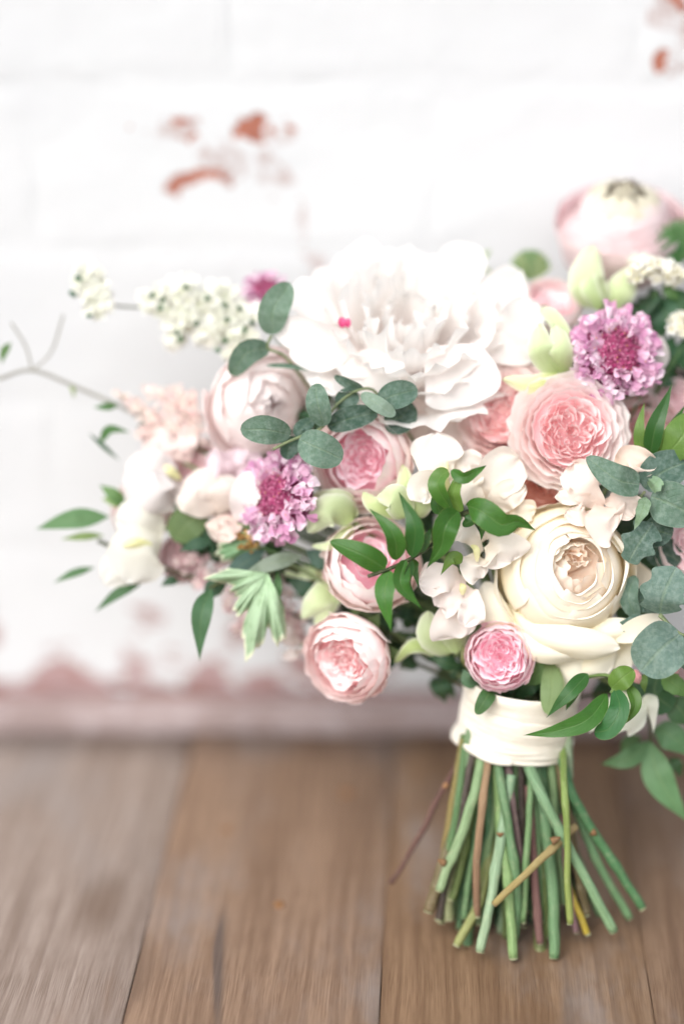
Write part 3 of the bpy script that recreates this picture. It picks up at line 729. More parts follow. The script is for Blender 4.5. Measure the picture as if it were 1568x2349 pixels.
# ------------------------------------------------------------------ cream garden rose, the largest bloom in focus
def cream_rose():
    ctr = P(1292, 1318, 3.1); S = 150 * PX; F = frame((.06, .06, 1.))
    t = thing('rose', ctr - F[2] * S * .8, 'large cream garden rose with peach heart, directly above the ribbon wrap', 'rose', 'roses in the bouquet')
    cb, ct = lin('#f8eabf'), lin('#fbf7ea'); pb, pt = lin('#fde3cc'), lin('#fef4ea')
    def pet(th, prof, half, c0=cb, c1=ct, **k):
        k.setdefault('nu', 19); k.setdefault('nv', 17); k.setdefault('wob', .035); k.setdefault('wsc', .5)
        add_local(t, 'petal', M_PETAL, shell(th, prof, half, **k), ctr, F, S, c0, c1, edge=lin('#fcf8ee'))
    # flaring guard petals
    pet(-100, [(.1, -.85), (.85, -.6), (1.06, -.2), (1.12, .0)], [46, 48, 48, 44], tr=.25, wob=.05)
    pet(-165, [(.1, -.85), (.85, -.6), (1.06, -.15), (1.10, .18)], [38, 40, 40, 36], tr=.3, wob=.06)
    pet(8, [(.1, -.85), (.85, -.6), (1.08, -.1), (1.10, .25)], [36, 38, 38, 34], tr=.3, wob=.06)
    pet(100, [(.1, -.85), (.85, -.6), (1.10, -.1), (1.13, .22)], [40, 44, 46, 40], tr=.2, ruf=.04, wob=.06)
    cs0, cs1 = lin('#f9efcf'), lin('#fcf9ef')
    for sp, W, kw in (
        ([(1250, 1440, 5.0), (1268, 1500, 4.0), (1310, 1536, 3.4), (1350, 1546, 3.6)], 66, dict(shape='obov', cup=-.25, roll=-10)),
        ([(1330, 1440, 5.0), (1350, 1490, 3.8), (1372, 1520, 3.2), (1392, 1544, 3.5)], 54, dict(shape='fan', cup=-.2, ruf=7)),
        ([(1380, 1440, 5.0), (1410, 1480, 4.0), (1430, 1508, 3.6), (1440, 1534, 3.9)], 40, dict(shape='fan', cup=-.2, ruf=6)),
        ([(1370, 1420, 5.0), (1420, 1450, 3.8), (1470, 1448, 3.4), (1500, 1436, 3.8)], 34, dict(shape='obov', cup=.35, ruf=4)),
        ([(1290, 1440, 4.2), (1360, 1452, 2.6), (1425, 1446, 2.2), (1472, 1442, 2.8)], 30, dict(shape='oval', cup=-.6, roll=-12)),
        ([(1240, 1470, 4.4), (1170, 1452, 3.2), (1124, 1400, 2.9), (1112, 1334, 3.6)], 36, dict(shape='obov', cup=-.35, roll=14)),
        ([(1145, 1395, 4.2), (1185, 1462, 2.7), (1262, 1500, 2.0), (1345, 1496, 2.6)], 36, dict(shape='oval', cup=-.55, roll=-16)),
        ([(1155, 1380, 4.0), (1225, 1448, 2.1), (1320, 1482, 1.4), (1422, 1486, 2.2)], 40, dict(shape='obov', cup=-.65, roll=-20))):
        kw.setdefault('ruf', 3); add_sheet(t, 'petal', M_PETAL, cs0, sp, W, ctip=cs1, nu=19, nv=25, wob=5, wsc=70, rf=1.6, **kw)
    # closed cup: broad petals spiralling in to a small off-centre mouth
    o = (.12, .08)
    for i, th in enumerate((150, 20, -95, 85, 200, -35, 120, -110, 40, 175, -60)):
        f = i / 10
        sr = 1.02 - .30 * f; lip = .86 - .46 * f; zt = .36 + .22 * f
        h = 66 + 8 * f; k_ = dict(sqx=.22 * f)
        pet(th, [(.1, -.85), (.70 * sr, -.64), (sr, -.06), (sr * .93 - .04, .30 + .10 * f), (lip, zt), (lip + .035, zt + .035)], [h, h, h, h * .97, h * .9, h * .86], off=o, tr=.20, tp=2.0, ruf=.012 + .01 * f, rf=1.6, wob=.045, **k_,
            c0=cb * (1 - f) + lin('#f9e4c4') * f, c1=ct * (1 - f) + lin('#fbf2e4') * f)
    # peach heart
    o = (.14, .10)
    for th, s, zt in ((70, .60, .52), (135, .58, .50), (10, .56, .52), (-70, .58, .50), (195, .56, .50), (100, .46, .47), (40, .44, .46), (150, .42, .44)):
        pet(th, [(.05, -.1), (.45 * s, -.05), (s, .24), (s * .74, zt + .07)], [50, 54, 56, 50], pb, pt, off=o, ruf=.03, rf=2.6, nu=13, nv=10, tr=.25, wob=.05)
    for th, s, zt in ((215, .42, .44), (-50, .40, .40), (-95, .34, .34), (80, .30, .40), (180, .26, .34)):
        pet(th, [(.05, .0), (.4 * s, .05), (s, .22), (s * .55, zt + .10)], [56, 60, 60, 48], pb, pt, off=o, ruf=.03, rf=2., nu=13, nv=10, tr=.32, wob=.06)
    for i in range(9):
        a = random.uniform(0, 6.28); rr = .16 * math.sqrt(random.random())
        pts = pleat(rr, a, .15, .2, .44 + .10 * random.random(), a + random.uniform(-.6, .6), lean=.15, ruf=.03) + np.array([.14, .28, 0])
        add_local(t, 'petal', M_PETAL, pts, ctr, F, S, pb, pt)
    calyx(t, ctr, F, S, lin('#8aa56e')); stem_part(t, ctr - F[2] * S * .8, (0, 0, 1), r=.003)
cream_rose()

# ------------------------------------------------------------------ pink roses
full = [(6, 1.02, -.24, 1.18, -.06, 44, .06, .05), (6, .94, -.14, 1.08, .08, 42, .04, .04), (6, .86, -.04, .98, .20, 40, .02, .035), (6, .78, .03, .88, .30, 38, 0, .03), (6, .69, .08, .77, .38, 36, 0, .03)]
garden_rose('light pink full rose with ruffled rosette centre, directly above the cream rose', (1306, 990, 3.2), 124, (.04, .05, 1), 20, PINK, full, n_in=46, r_in=.66, z_in=(.46, .40), seed=3, hires=True, lean=.05)
garden_rose('salmon pink rose half hidden below the lower right petals of the white peony', (1160, 945, 5.6), 118, (-.35, .30, .85), 60, SALMON, full, n_in=40, r_in=.66, z_in=(.46, .40), seed=4)
cupped = [(5, 1.05, -.08, 1.06, .26, 50, .08, .03), (5, 1.0, .0, .94, .46, 50, .02, .02), (5, .92, .05, .80, .58, 48, 0, .02)]
garden_rose('cupped blush rose with deep pink heart, under the round eucalyptus leaves', (836, 1055, 5.0), 108, (-.26, -.04, .95), 10, DEEPPINK, [(5, 1.08, -.10, 1.14, .18, 48, .08, .04), (5, 1.03, .0, .98, .42, 50, .04, .03), (5, .94, .05, .80, .56, 50, .02, .025), (5, .80, .12, .62, .60, 48, 0, .025)], n_in=30, r_in=.58, z_in=(.40, .46), seed=5, hires=True)
garden_rose('blush rose with small pink heart behind the central glossy green leaves', (852, 1296, 4.2), 104, (.06, .34, .94), 40, DEEPPINK, [(5, 1.08, -.10, 1.14, .18, 48, .08, .04), (5, 1.03, .0, .98, .42, 50, .04, .03), (5, .94, .05, .80, .56, 50, .02, .025), (5, .80, .12, .62, .60, 48, 0, .025)], n_in=22, r_in=.46, z_in=(.30, .46), w_in=.2, seed=6, hires=True)
garden_rose('pale blush rose hanging lowest at the left, nodding below the bouquet', (800, 1508, 4.4), 100, (-.42, -.30, .86), 70, dict(PINK, outer_base=lin('#fbdfdd'), outer_tip=lin('#fcefed')), [(5, 1.06, -.08, 1.10, .24, 48, .1, .05), (5, 1.0, .0, .95, .44, 50, .03, .03), (6, .90, .05, .78, .54, 44, 0, .03), (5, .78, .1, .64, .56, 46, 0, .03)], n_in=34, r_in=.60, z_in=(.40, .46), seed=7, hires=True)
garden_rose('small bright pink rose tucked under the left side of the cream rose', (1146, 1506, 2.9), 80, (-.12, .0, .99), 0, ROSY, [(5, 1.02, -.08, 1.0, .24, 46, .04, .03), (6, .92, .0, .86, .36, 42, 0, .03), (6, .8, .04, .74, .42, 38, 0, .03)], n_in=40, r_in=.72, z_in=(.42, .40), seed=8, hires=True)
garden_rose('tiny pink rosebud left of the rose behind the glossy leaves', (762, 1318, 6.0), 40, (-.4, .1, .9), 0, DEEPPINK, cupped, n_in=8, r_in=.5, seed=9)
garden_rose('dusky salmon rose in shade behind the white sweet peas', (1125, 1042, 7.2), 92, (.1, .1, .98), 30, SALMON, cupped, n_in=20, r_in=.6, seed=10)
garden_rose('salmon rose in shade behind the pointed leaves at the right edge', (1470, 1000, 7.5), 95, (.2, .1, .97), 30, SALMON, cupped, n_in=20, r_in=.6, seed=11)
garden_rose('pale mauve pink rose at the right edge among eucalyptus', (1592, 1250, 3.6), 92, (-.25, .25, .9), 0, PALE, [(5, 1.04, -.06, 1.05, .3, 50, .05, .02), (5, .95, .0, .80, .52, 52, 0, .02)], n_in=18, r_in=.55, seed=12)
garden_rose('peach blush rose peeking out right of the white peony', (1262, 705, 8.6), 72, (.1, .5, .85), 0, BLUSH, cupped, n_in=12, r_in=.55, seed=13)
garden_rose('lilac pink rose below the purple scabiosa at the right edge', (1545, 905, 8.0), 70, (.1, .2, .97), 0, PALE, cupped, n_in=12, r_in=.55, seed=14)
garden_rose('peach rose between the light pink rose and the cream rose', (1236, 1118, 5.4), 74, (.1, .25, .95), 0, dict(outer_base=lin('#eebfae'), outer_tip=lin('#f6ddd0'), inner_base=lin('#eaa796'), inner_tip=lin('#f5cfc2')), [(5, 1.06, -.1, 1.1, .16, 46, .1, .04), (5, .95, .0, .85, .45, 50, 0, .03)], n_in=14, r_in=.6, seed=15)

# ------------------------------------------------------------------ peonies and ranunculus
def peony(label, c, Rpx, face, roll, layers, c0, c1, seed, fleck=0):
    rs = random.Random(seed); ctr = P(*c); S = Rpx * PX; F = frame(face, roll)
    t = thing('peony', ctr - F[2] * S * .6, label, 'peony', 'peonies')
    for li, (n, pr, half, ruf, notch) in enumerate(layers):
        for k in range(n):
            th = k * 360 / n + li * 47 + rs.uniform(-10, 10); g = rs.uniform(.92, 1.1)
            p2 = [(a * (1 if i == 0 else g), b + (0 if i == 0 else rs.uniform(-.06, .06))) for i, (a, b) in enumerate(pr)]
            pts = shell(th, p2, [half * .7, half, half * rs.uniform(.95, 1.15), half * .85], nu=15, nv=12, tr=rs.uniform(.12, .32), ruf=ruf * .6 * rs.uniform(.6, 1.4), rf=rs.uniform(1.6, 3.4), wob=.06, wsc=.5, notch=notch * rs.uniform(0, 1.5))
            add_local(t, 'petal', M_PEONY, pts, ctr, F, S, c0, c1, cvar=.015)
    for k in range(fleck):
        a = rs.uniform(0, 6.28); rr = rs.uniform(.5, .62)
        pts = shell(a * 57.3, [(rr * .5, -.1), (rr * .8, .2), (rr, .42)], [3, 4, 3], nu=4, nv=5, tr=.2)
        add_local(t, 'stigma', M_PETAL, pts, ctr, F, S, lin('#d8447c'), lin('#e86a98'))
    stem_part(t, ctr - F[2] * S * .55, face, r=.003)
    return t, ctr, F, S
W0, W1 = lin('#f9f2ef'), lin('#fbfaf8')
big, bctr, bF, bS = peony('huge white peony with loose ruffled petals at the top of the bouquet', (930, 775, 7.4), 200, (.02, .62, .78), 0, [
    (9, [(.1, -.55), (.7, -.42), (1.15, -.10), (1.46, .05)], 25, .10, .10),
    (9, [(.1, -.55), (.66, -.38), (1.02, .05), (1.26, .34)], 26, .11, .12),
    (9, [(.1, -.5), (.56, -.3), (.84, .18), (1.02, .56)], 27, .12, .13),
    (8, [(.08, -.45), (.42, -.2), (.62, .25), (.74, .74)], 30, .12, .14),
    (7, [(.08, -.45), (.30, -.2), (.44, .25), (.50, .70)], 34, .12, .14),
    (6, [(.05, -.4), (.2, -.1), (.28, .3), (.24, .60)], 44, .11, .12)], W0, W1, 21)
for sp, W, kw in (([(985, 800, 4.6), (1050, 868, 3.8), (1075, 932, 4.0)], 96, dict(roll=8)), ([(840, 800, 4.8), (850, 860, 4.2), (880, 905, 4.6)], 82, {}), ([(800, 770, 5.0), (710, 770, 4.6), (632, 742, 4.9)], 44, dict(roll=20)),
                  ([(820, 800, 5.0), (735, 815, 4.4), (668, 792, 4.6)], 40, {}), ([(1090, 760, 6.0), (1170, 760, 5.6), (1222, 690, 6.2)], 62, dict(roll=-20)), ([(1060, 800, 5.4), (1150, 800, 5.0), (1232, 806, 5.6)], 40, {}), ([(1040, 720, 8.0), (1130, 690, 7.4), (1196, 618, 8.2)], 56, dict(roll=-15)), ([(1000, 700, 8.6), (1050, 620, 8.2), (1075, 560, 8.8)], 58, {}), ([(880, 680, 8.8), (840, 610, 8.4), (800, 572, 9.0)], 56, {}), ([(780, 740, 6.4), (710, 690, 6.0), (672, 650, 6.6)], 42, {})):
    add_sheet(big, 'petal', M_PEONY, W0, sp, W, ctip=W1, shape='obov', cup=.18, ruf=4, rf=1.8, nu=17, nv=17, wob=5, wsc=90, **kw)
for sp, W in (([(786, 752, 3.95), (784, 738, 3.8), (788, 728, 3.9)], 10), ([(796, 752, 3.95), (798, 740, 3.82), (797, 730, 3.9)], 7)):
    add_sheet(big, 'stigma', M_PETAL, lin('#cf3d74'), sp, W, ctip=lin('#e2759c'), shape='oval', cup=.3, nu=5, nv=6)
lp, lctr, lF, lS = peony('smaller pale pink peony at the left, half behind the eucalyptus', (598, 925, 7.4), 124, (.42, -.12, .90), 0, [
    (5, [(.1, -.7), (.75, -.6), (1.12, -.05), (1.20, .24)], 44, .03, .02),
    (5, [(.1, -.7), (.7, -.6), (1.05, .0), (.98, .42)], 48, .03, .02),
    (5, [(.1, -.7), (.6, -.55), (.95, .05), (.66, .62)], 56, .03, .02),
    (5, [(.1, -.6), (.5, -.45), (.86, .1), (.40, .68)], 60, .03, .02),
    (5, [(.1, -.5), (.5, -.3), (.74, .2), (.20, .66)], 66, .03, .02),
    (4, [(.1, -.5), (.45, -.3), (.60, .2), (.02, .62)], 70, .03, .02)], lin('#fdeae9'), lin('#fef5f3'), 22)
def ranunculus():
    ctr = P(1425, 518, 11.2); S = 160 * PX; F = frame((-.02, .76, .65), 0); rs = random.Random(5)
    t = thing('ranunculus', ctr - F[2] * S * .5, 'blurred pale pink ranunculus with green centre at the upper right', 'ranunculus')
    for li in range(8):
        s = 1.0 - li * .045; n = 8
        for k in range(n):
            th = k * 45 + li * 19 + rs.uniform(-6, 6); lip = 1.04 - .112 * li
            pts = shell(th, [(.08, -.80), (.78 * s, -.70), (s, -.18), (max(lip, s * .84), .10 + .05 * li), (lip, .14 + .075 * li)], [30, 32, 35, 34, 30], nu=9, nv=11, tr=.2, ruf=.025, wob=.04)
            f = li / 7
            add_local(t, 'petal', M_PETAL, pts, ctr, F, S, lin('#f7e3e5') * (1 - f ** 9) + lin('#e6d6ca') * f ** 9, lin('#f0dfe0') * (1 - f ** 9) + lin('#e2dcc6') * f ** 9)
    for k in range(14):
        a = k * 2.4; rr = .2 * math.sqrt((k + .5) / 14)
        add_local(t, 'petal', M_PETAL, pleat(rr, a, .09, .3, .70, a, lean=-.1), ctr, F, S, lin('#dcdec2'), lin('#e8e2d2'), label='pale green centre petal')
    cap = shell(0, [(.01, .62), (.10, .60), (.22, .50)], [180] * 3, nu=17, nv=5, tr=0, wob=.01)
    add_local(t, 'green_eye', M_PETAL, cap, ctr, F, S, lin('#dedfc6'), lin('#e9e2d4'))
    stem_part(t, ctr - F[2] * S * .5, (0, .5, .8))
ranunculus()

# ------------------------------------------------------------------ scabiosa
scabiosa('purple scabiosa with crimson centre at the left, beside a single white petal', (648, 1142, 4.6), 98, (-.55, .12, .82), 3)
scabiosa('purple scabiosa with crimson centre at the upper right, above the light pink rose', (1404, 818, 4.6), 104, (.22, .22, .93), 5)
scabiosa('small blurred purple scabiosa behind the tall eucalyptus leaf', (607, 672, 9.6), 52, (.1, .5, .85), 8, 60, 80)

# ------------------------------------------------------------------ hellebores
HB, HT = lin('#b9cd8c'), lin('#e0e9c6')
def hellebore(label, root, rows, extra=None, c0=HB, c1=HT):
    t = sprig('hellebore', label, 'hellebore', root, 'pale green hellebores')
    for r_ in rows:
        o = dict(shape='ovate', cup=-.35, wob=5, wsc=40, nu=13, nv=15, ruf=4, rf=1.6, cedge=lin('#f3f5e6')); o.update(r_[2] if len(r_) > 2 else {})
        a, b = o.pop('c', (c0, c1))
        add_sheet(t, 'sepal', M_SEPAL, a, r_[0], r_[1], ctip=b, **o)
    stem_part(t, P(*root), None, r=.0016, col=lin('#a9bd80'))
    return t
hellebore('green white hellebore bud left of the upper right scabiosa', (1290, 862, 4.6), [
    ([(1280, 858, 4.4), (1240, 800, 3.0), (1236, 742, 3.6)], 34), ([(1285, 858, 4.4), (1285, 800, 3.0), (1272, 745, 3.6)], 32),
    ([(1290, 850, 4.8), (1300, 790, 4.2), (1262, 722, 4.4), (1236, 712, 4.6)], 20), ([(1288, 862, 4.4), (1225, 884, 3.6), (1152, 868, 3.8)], 25, dict(cup=-.5, c=(lin('#c8d184'), lin('#eaecc9'))))])
hellebore('large pale hellebore below the ranunculus at the upper right', (1385, 715, 7.5), [
    ([(1372, 706, 7.6), (1345, 640, 6.6), (1362, 565, 7.0)], 48), ([(1395, 710, 7.8), (1425, 660, 7.2), (1440, 612, 7.6)], 38), ([(1380, 710, 7.0), (1352, 662, 6.3), (1350, 610, 6.8)], 22, dict(c=(lin('#a9c27c'), lin('#dfe9c4'))))])
hellebore('green hellebore behind the leaf tips, right of the cupped blush rose', (940, 1190, 3.6), [
    ([(935, 1186, 2.6), (905, 1140, 1.8), (862, 1142, 2.4)], 36, dict(roll=-10)), ([(945, 1186, 3.4), (968, 1150, 2.6), (985, 1120, 3.2)], 30),
    ([(935, 1182, 3.6), (930, 1120, 3.2), (922, 1068, 3.6)], 24, dict(shape='ovate', c=(lin('#b4c97f'), lin('#dbe6b8')))), ([(915, 1182, 3.6), (860, 1160, 3.0), (833, 1128, 3.4)], 20, dict(c=(lin('#b4c97f'), lin('#dbe6b8'))))])
hellebore('pale green hellebore between the left scabiosa and the leafy blush rose', (808, 1196, 4.6), [
    ([(812, 1192, 4.4), (758, 1172, 3.2), (706, 1222, 3.6)], 42, dict(roll=10)), ([(814, 1188, 4.8), (780, 1140, 3.8), (712, 1136, 4.4)], 22, dict(c=(lin('#b3c389'), lin('#e6ebc9')))), ([(806, 1205, 4.4), (770, 1245, 3.8), (716, 1256, 4.2)], 17)])
hellebore('nodding pale hellebore bud beside the tiny pink rosebud', (770, 1330, 6.5), [
    ([(770, 1330, 6.4), (735, 1372, 5.2), (688, 1418, 5.6)], 34), ([(772, 1338, 6.2), (752, 1390, 5.4), (722, 1428, 5.8)], 26), ([(768, 1326, 6.6), (712, 1312, 6.0), (652, 1318, 6.4)], 20)])
hellebore('green hellebore left of the small bright pink rose', (1042, 1500, 4.6), [
    ([(1040, 1498, 4.4), (985, 1455, 3.4), (982, 1402, 3.8)], 34), ([(1046, 1498, 4.2), (1040, 1440, 3.2), (1045, 1398, 3.8)], 34), ([(1030, 1500, 4.8), (950, 1482, 4.2), (905, 1520, 4.6)], 18, dict(c=(lin('#a9c06f'), lin('#cfdd9f'))))])
hellebore('white hellebore behind the leaves right of the ribbon wrap', (1455, 1590, 4.2), [
    ([(1450, 1590, 4.2), (1450, 1640, 3.4), (1400, 1688, 3.8)], 30, dict(shape='jas')), ([(1455, 1590, 4.2), (1492, 1610, 3.6), (1497, 1682, 4.0)], 20, dict(shape='jas')), ([(1440, 1590, 4.4), (1400, 1630, 4.0), (1350, 1680, 4.2)], 24, dict(shape='jas')), ([(1455, 1592, 4.3), (1460, 1640, 3.7), (1440, 1690, 3.9)], 26, dict(shape='ovate'))], c0=lin('#e9ecd6'), c1=lin('#f6f6ee'))

# ------------------------------------------------------------------ sweet peas
SW0, SW1 = lin('#f2e9da'), lin('#f6f0ec')
def sweet_pea(label, root, rows, c0=SW0, c1=SW1, group='white and blush sweet peas', stem=True, soft=False):
    t = sprig('sweet_pea', label, 'sweet pea', root, group)
    for r_ in rows:
        o = dict(shape='fan', cup=.16, wob=9, wsc=60, nu=23, nv=21, ruf=8, rf=2.4); o.update(r_[2] if len(r_) > 2 else {})
        a, b = o.pop('c', (c0, c1)); nm = o.pop('nm', 'petal'); wk = 1.
        if soft and nm == 'petal': o['ruf'] = 4; o['wob'] = 5; wk = 1.15; o['shape'] = 'round' if o['shape'] == 'fan' else o['shape']; o['cup'] = -.2
        add_sheet(t, nm, M_SWEET, a, r_[0], r_[1] * wk, ctip=b, **o)
    if stem: stem_part(t, P(*root), None, r=.0011, col=lin('#9db77c'))
    return t
KEEL = dict(shape='oval', cup=-.5, c=(lin('#dfe0a4'), lin('#f3ecc4')), nm='keel', ruf=0, wob=1)
sweet_pea('white sweet pea with broad wavy petal above the central leaf tips', (1035, 1130, 3.0), [
    ([(1030, 1125, 2.8), (1000, 1065, 2.2), (1005, 995, 2.8)], 62), ([(1030, 1120, 2.8), (975, 1120, 2.0), (968, 1150, 2.2)], 42, dict(shape='oval')), ([(1030, 1100, 2.8), (1065, 1060, 2.4), (1102, 1068, 2.6)], 30), ([(1035, 1130, 2.2), (1015, 1100, 1.5), (1024, 1058, 1.8)], 15, KEEL)])
sweet_pea('cream sweet pea between the white sweet pea and the light pink rose', (1130, 1170, 3.6), [
    ([(1120, 1170, 3.4), (1130, 1110, 2.4), (1190, 1048, 2.8)], 58, dict(cup=.3)), ([(1115, 1170, 3.2), (1075, 1130, 2.4), (1062, 1085, 2.8)], 44), ([(1130, 1172, 3.0), (1160, 1140, 2.2), (1205, 1110, 2.4)], 34, dict(shape='oval')), ([(1150, 1185, 3.2), (1190, 1175, 2.4), (1228, 1168, 2.6)], 30, dict(shape='round', c=(lin('#f5e2c6'), lin('#fbf3e4'))))], c0=lin('#f2e7d6'), c1=lin('#f7f0e8'))
sweet_pea('blush sweet pea with pleated petals above the right side of the cream rose', (1400, 1165, 2.4), [
    ([(1375, 1170, 2.2), (1340, 1120, 1.4), (1312, 1062, 2.2)], 46, dict(cup=.35)), ([(1372, 1160, 2.0), (1385, 1195, 1.0), (1410, 1212, 1.2)], 62, dict(roll=20)), ([(1370, 1150, 2.0), (1310, 1140, 1.2), (1280, 1124, 1.4)], 24), ([(1385, 1150, 2.0), (1425, 1150, 1.2), (1455, 1180, 1.4)], 34), ([(1365, 1170, 2.2), (1335, 1185, 1.4), (1305, 1170, 1.6)], 30)], c0=lin('#f2e0d4'), c1=lin('#f7ece4'))
sweet_pea('blush sweet pea bud beside the notched eucalyptus leaf at the upper right', (1412, 1085, 2.8), [
    ([(1402, 1075, 2.6), (1440, 1046, 1.8), (1505, 1072, 2.0)], 28, dict(cup=.4)), ([(1405, 1080, 2.6), (1450, 1080, 1.8), (1500, 1078, 2.0)], 18)], c0=lin('#f3d9c4'), c1=lin('#f7e6dc'))
sweet_pea('pale sweet pea left of the cream rose, its keel showing yellow green', (1120, 1275, 2.4), [
    ([(1105, 1270, 2.2), (1070, 1225, 1.4), (1040, 1208, 1.8)], 34), ([(1110, 1265, 2.0), (1150, 1260, 1.0), (1166, 1290, 1.4)], 58, dict(roll=10)), ([(1100, 1275, 2.2), (1090, 1300, 1.4), (1105, 1325, 1.8)], 36, dict(shape='round')), ([(1105, 1240, 2.2), (1125, 1215, 1.6), (1160, 1225, 1.8)], 20), ([(1080, 1250, 1.6), (1092, 1262, 1.2), (1094, 1290, 1.4)], 8, KEEL)])
sweet_pea('blush sweet pea with drooping petals below the central leaves', (1075, 1340, 2.6), [
    ([(1070, 1335, 2.6), (1015, 1325, 1.6), (962, 1335, 2.2)], 44, dict(roll=-15)), ([(1072, 1340, 2.4), (1030, 1370, 1.6), (1000, 1390, 2.2)], 40), ([(1078, 1345, 2.2), (1085, 1390, 1.4), (1070, 1436, 1.8)], 34), ([(1060, 1360, 3.0), (1040, 1420, 2.4), (1050, 1462, 2.8)], 58), ([(1055, 1338, 1.6), (1060, 1348, 1.2), (1060, 1366, 1.4)], 9, KEEL)], c0=lin('#f1e4dc'), c1=lin('#f8f0ed'))
sweet_pea('white sweet pea lowest at the far left, its frilled petal hanging', (372, 1210, 7.2), [
    ([(372, 1225, 7.0), (320, 1195, 6.2), (262, 1190, 6.6)], 44, dict(ruf=5)), ([(370, 1225, 6.8), (325, 1260, 5.8), (290, 1335, 6.4)], 66, dict(shape='obov')), ([(350, 1260, 7.0), (290, 1290, 6.4), (240, 1340, 6.8)], 40, dict(ruf=8)), ([(350, 1250, 6.0), (310, 1245, 5.5), (280, 1252, 5.6)], 12, KEEL)], c0=lin('#e2e0cf'), c1=lin('#e6e5e0'), soft=True)
sweet_pea('pearly white sweet pea directly above the hanging one at far left', (400, 1160, 7.6), [
    ([(400, 1165, 7.6), (335, 1110, 6.4), (285, 1090, 7.0)], 72, dict(shape='obov')), ([(395, 1160, 7.4), (350, 1090, 6.6), (350, 1030, 7.2)], 56), ([(398, 1165, 7.0), (360, 1140, 6.0), (350, 1080, 6.4)], 44, dict(shape='obov')), ([(415, 1100, 7.0), (390, 1080, 6.6), (375, 1068, 6.8)], 12, KEEL)], c0=lin('#e0d9d5'), c1=lin('#e6e1e0'), soft=True)
sweet_pea('blush white sweet pea between the far left ones and the left scabiosa', (500, 1185, 6.6), [
    ([(500, 1180, 6.6), (470, 1130, 5.6), (420, 1105, 6.2)], 48), ([(505, 1180, 6.4), (510, 1130, 5.6), (500, 1090, 6.0)], 42), ([(500, 1170, 6.2), (440, 1150, 5.4), (408, 1135, 5.8)], 30), ([(515, 1180, 6.2), (510, 1215, 5.6), (495, 1240, 6.0)], 36, dict(c=(lin('#eed8cc'), lin('#f2e4dc'))))], c0=lin('#e6d9cd'), c1=lin('#ebe3dd'), soft=True)
sweet_pea('upright white petal standing directly left of the scabiosa centre', (545, 1198, 5.0), [
    ([(540, 1195, 5.0), (560, 1140, 4.0), (586, 1082, 4.6)], 37, dict(shape='obov', ruf=2, wob=2)), ([(548, 1190, 5.4), (530, 1215, 4.8), (500, 1225, 5.2)], 30, dict(c=(lin('#ead0c6'), lin('#f2e2da'))))], c0=lin('#f5efe9'), c1=lin('#f9f5f2'))
sweet_pea('lilac blush sweet pea under the smaller pale peony', (540, 1105, 6.8), [
    ([(530, 1100, 6.8), (500, 1070, 6.0), (470, 1062, 6.4)], 34), ([(535, 1098, 6.8), (540, 1060, 6.0), (545, 1030, 6.6)], 34), ([(540, 1100, 6.4), (570, 1075, 5.8), (598, 1060, 6.2)], 26)], c0=lin('#e3cdd2'), c1=lin('#efe0e6'))
sweet_pea('pale pink sweet pea above the far left white ones', (420, 1060, 8.4), [
    ([(430, 1060, 8.4), (380, 1030, 7.8), (330, 1010, 8.2)], 46), ([(430, 1055, 8.4), (420, 1020, 7.8), (400, 990, 8.2)], 40)], c0=lin('#efdcd6'), c1=lin('#f4e9e6'))
sweet_pea('greyish blush petals between the eucalyptus and the white sweet pea', (985, 1020, 6.4), [
    ([(985, 1020, 6.6), (960, 970, 5.8), (985, 925, 6.2)], 52, dict(shape='round', ruf=2)), ([(1010, 1030, 6.4), (1035, 1000, 5.8), (1070, 985, 6.2)], 36, dict(shape='round', ruf=2)), ([(950, 1020, 6.8), (930, 990, 6.2), (925, 960, 6.6)], 30)], c0=lin('#e8d6cf'), c1=lin('#f1e5df'))
sweet_pea('white translucent petal right of the upper right scabiosa', (1500, 850, 6.6), [
    ([(1495, 850, 6.6), (1512, 810, 6.2), (1490, 770, 6.6)], 26, dict(shape='oval'))], c0=lin('#ece5e0'), c1=lin('#f3eeea'))
sweet_pea('pale petals in the gap left of the nodding blush rose', (690, 1480, 7.4), [
    ([(690, 1470, 7.6), (660, 1460, 7.0), (645, 1440, 7.4)], 22), ([(690, 1490, 7.6), (672, 1500, 7.0), (655, 1495, 7.4)], 18)], c0=lin('#eedfd8'), c1=lin('#f4ebe8'))

garden_rose('pale blush bloom behind the left sweet peas, below the small pale peony', (470, 1090, 9.2), 84, (-.2, .2, .95), 15, BLUSH, cupped, n_in=16, r_in=.6, seed=31)
garden_rose('dusty pink bloom low at the left between the hanging sweet pea and dark leaves', (420, 1280, 9.0), 58, (-.3, -.1, .95), 15, PALE, cupped, n_in=12, r_in=.6, seed=32)
garden_rose('white blush bloom filling the gap left of the upright white petal', (545, 1165, 7.8), 62, (-.2, .1, .97), 40, BLUSH, cupped, n_in=12, r_in=.6, seed=33)
garden_rose('cream blush bloom at the far left behind the two white sweet peas', (330, 1170, 9.6), 74, (-.3, .1, .95), 40, BLUSH, cupped, n_in=12, r_in=.6, seed=34)

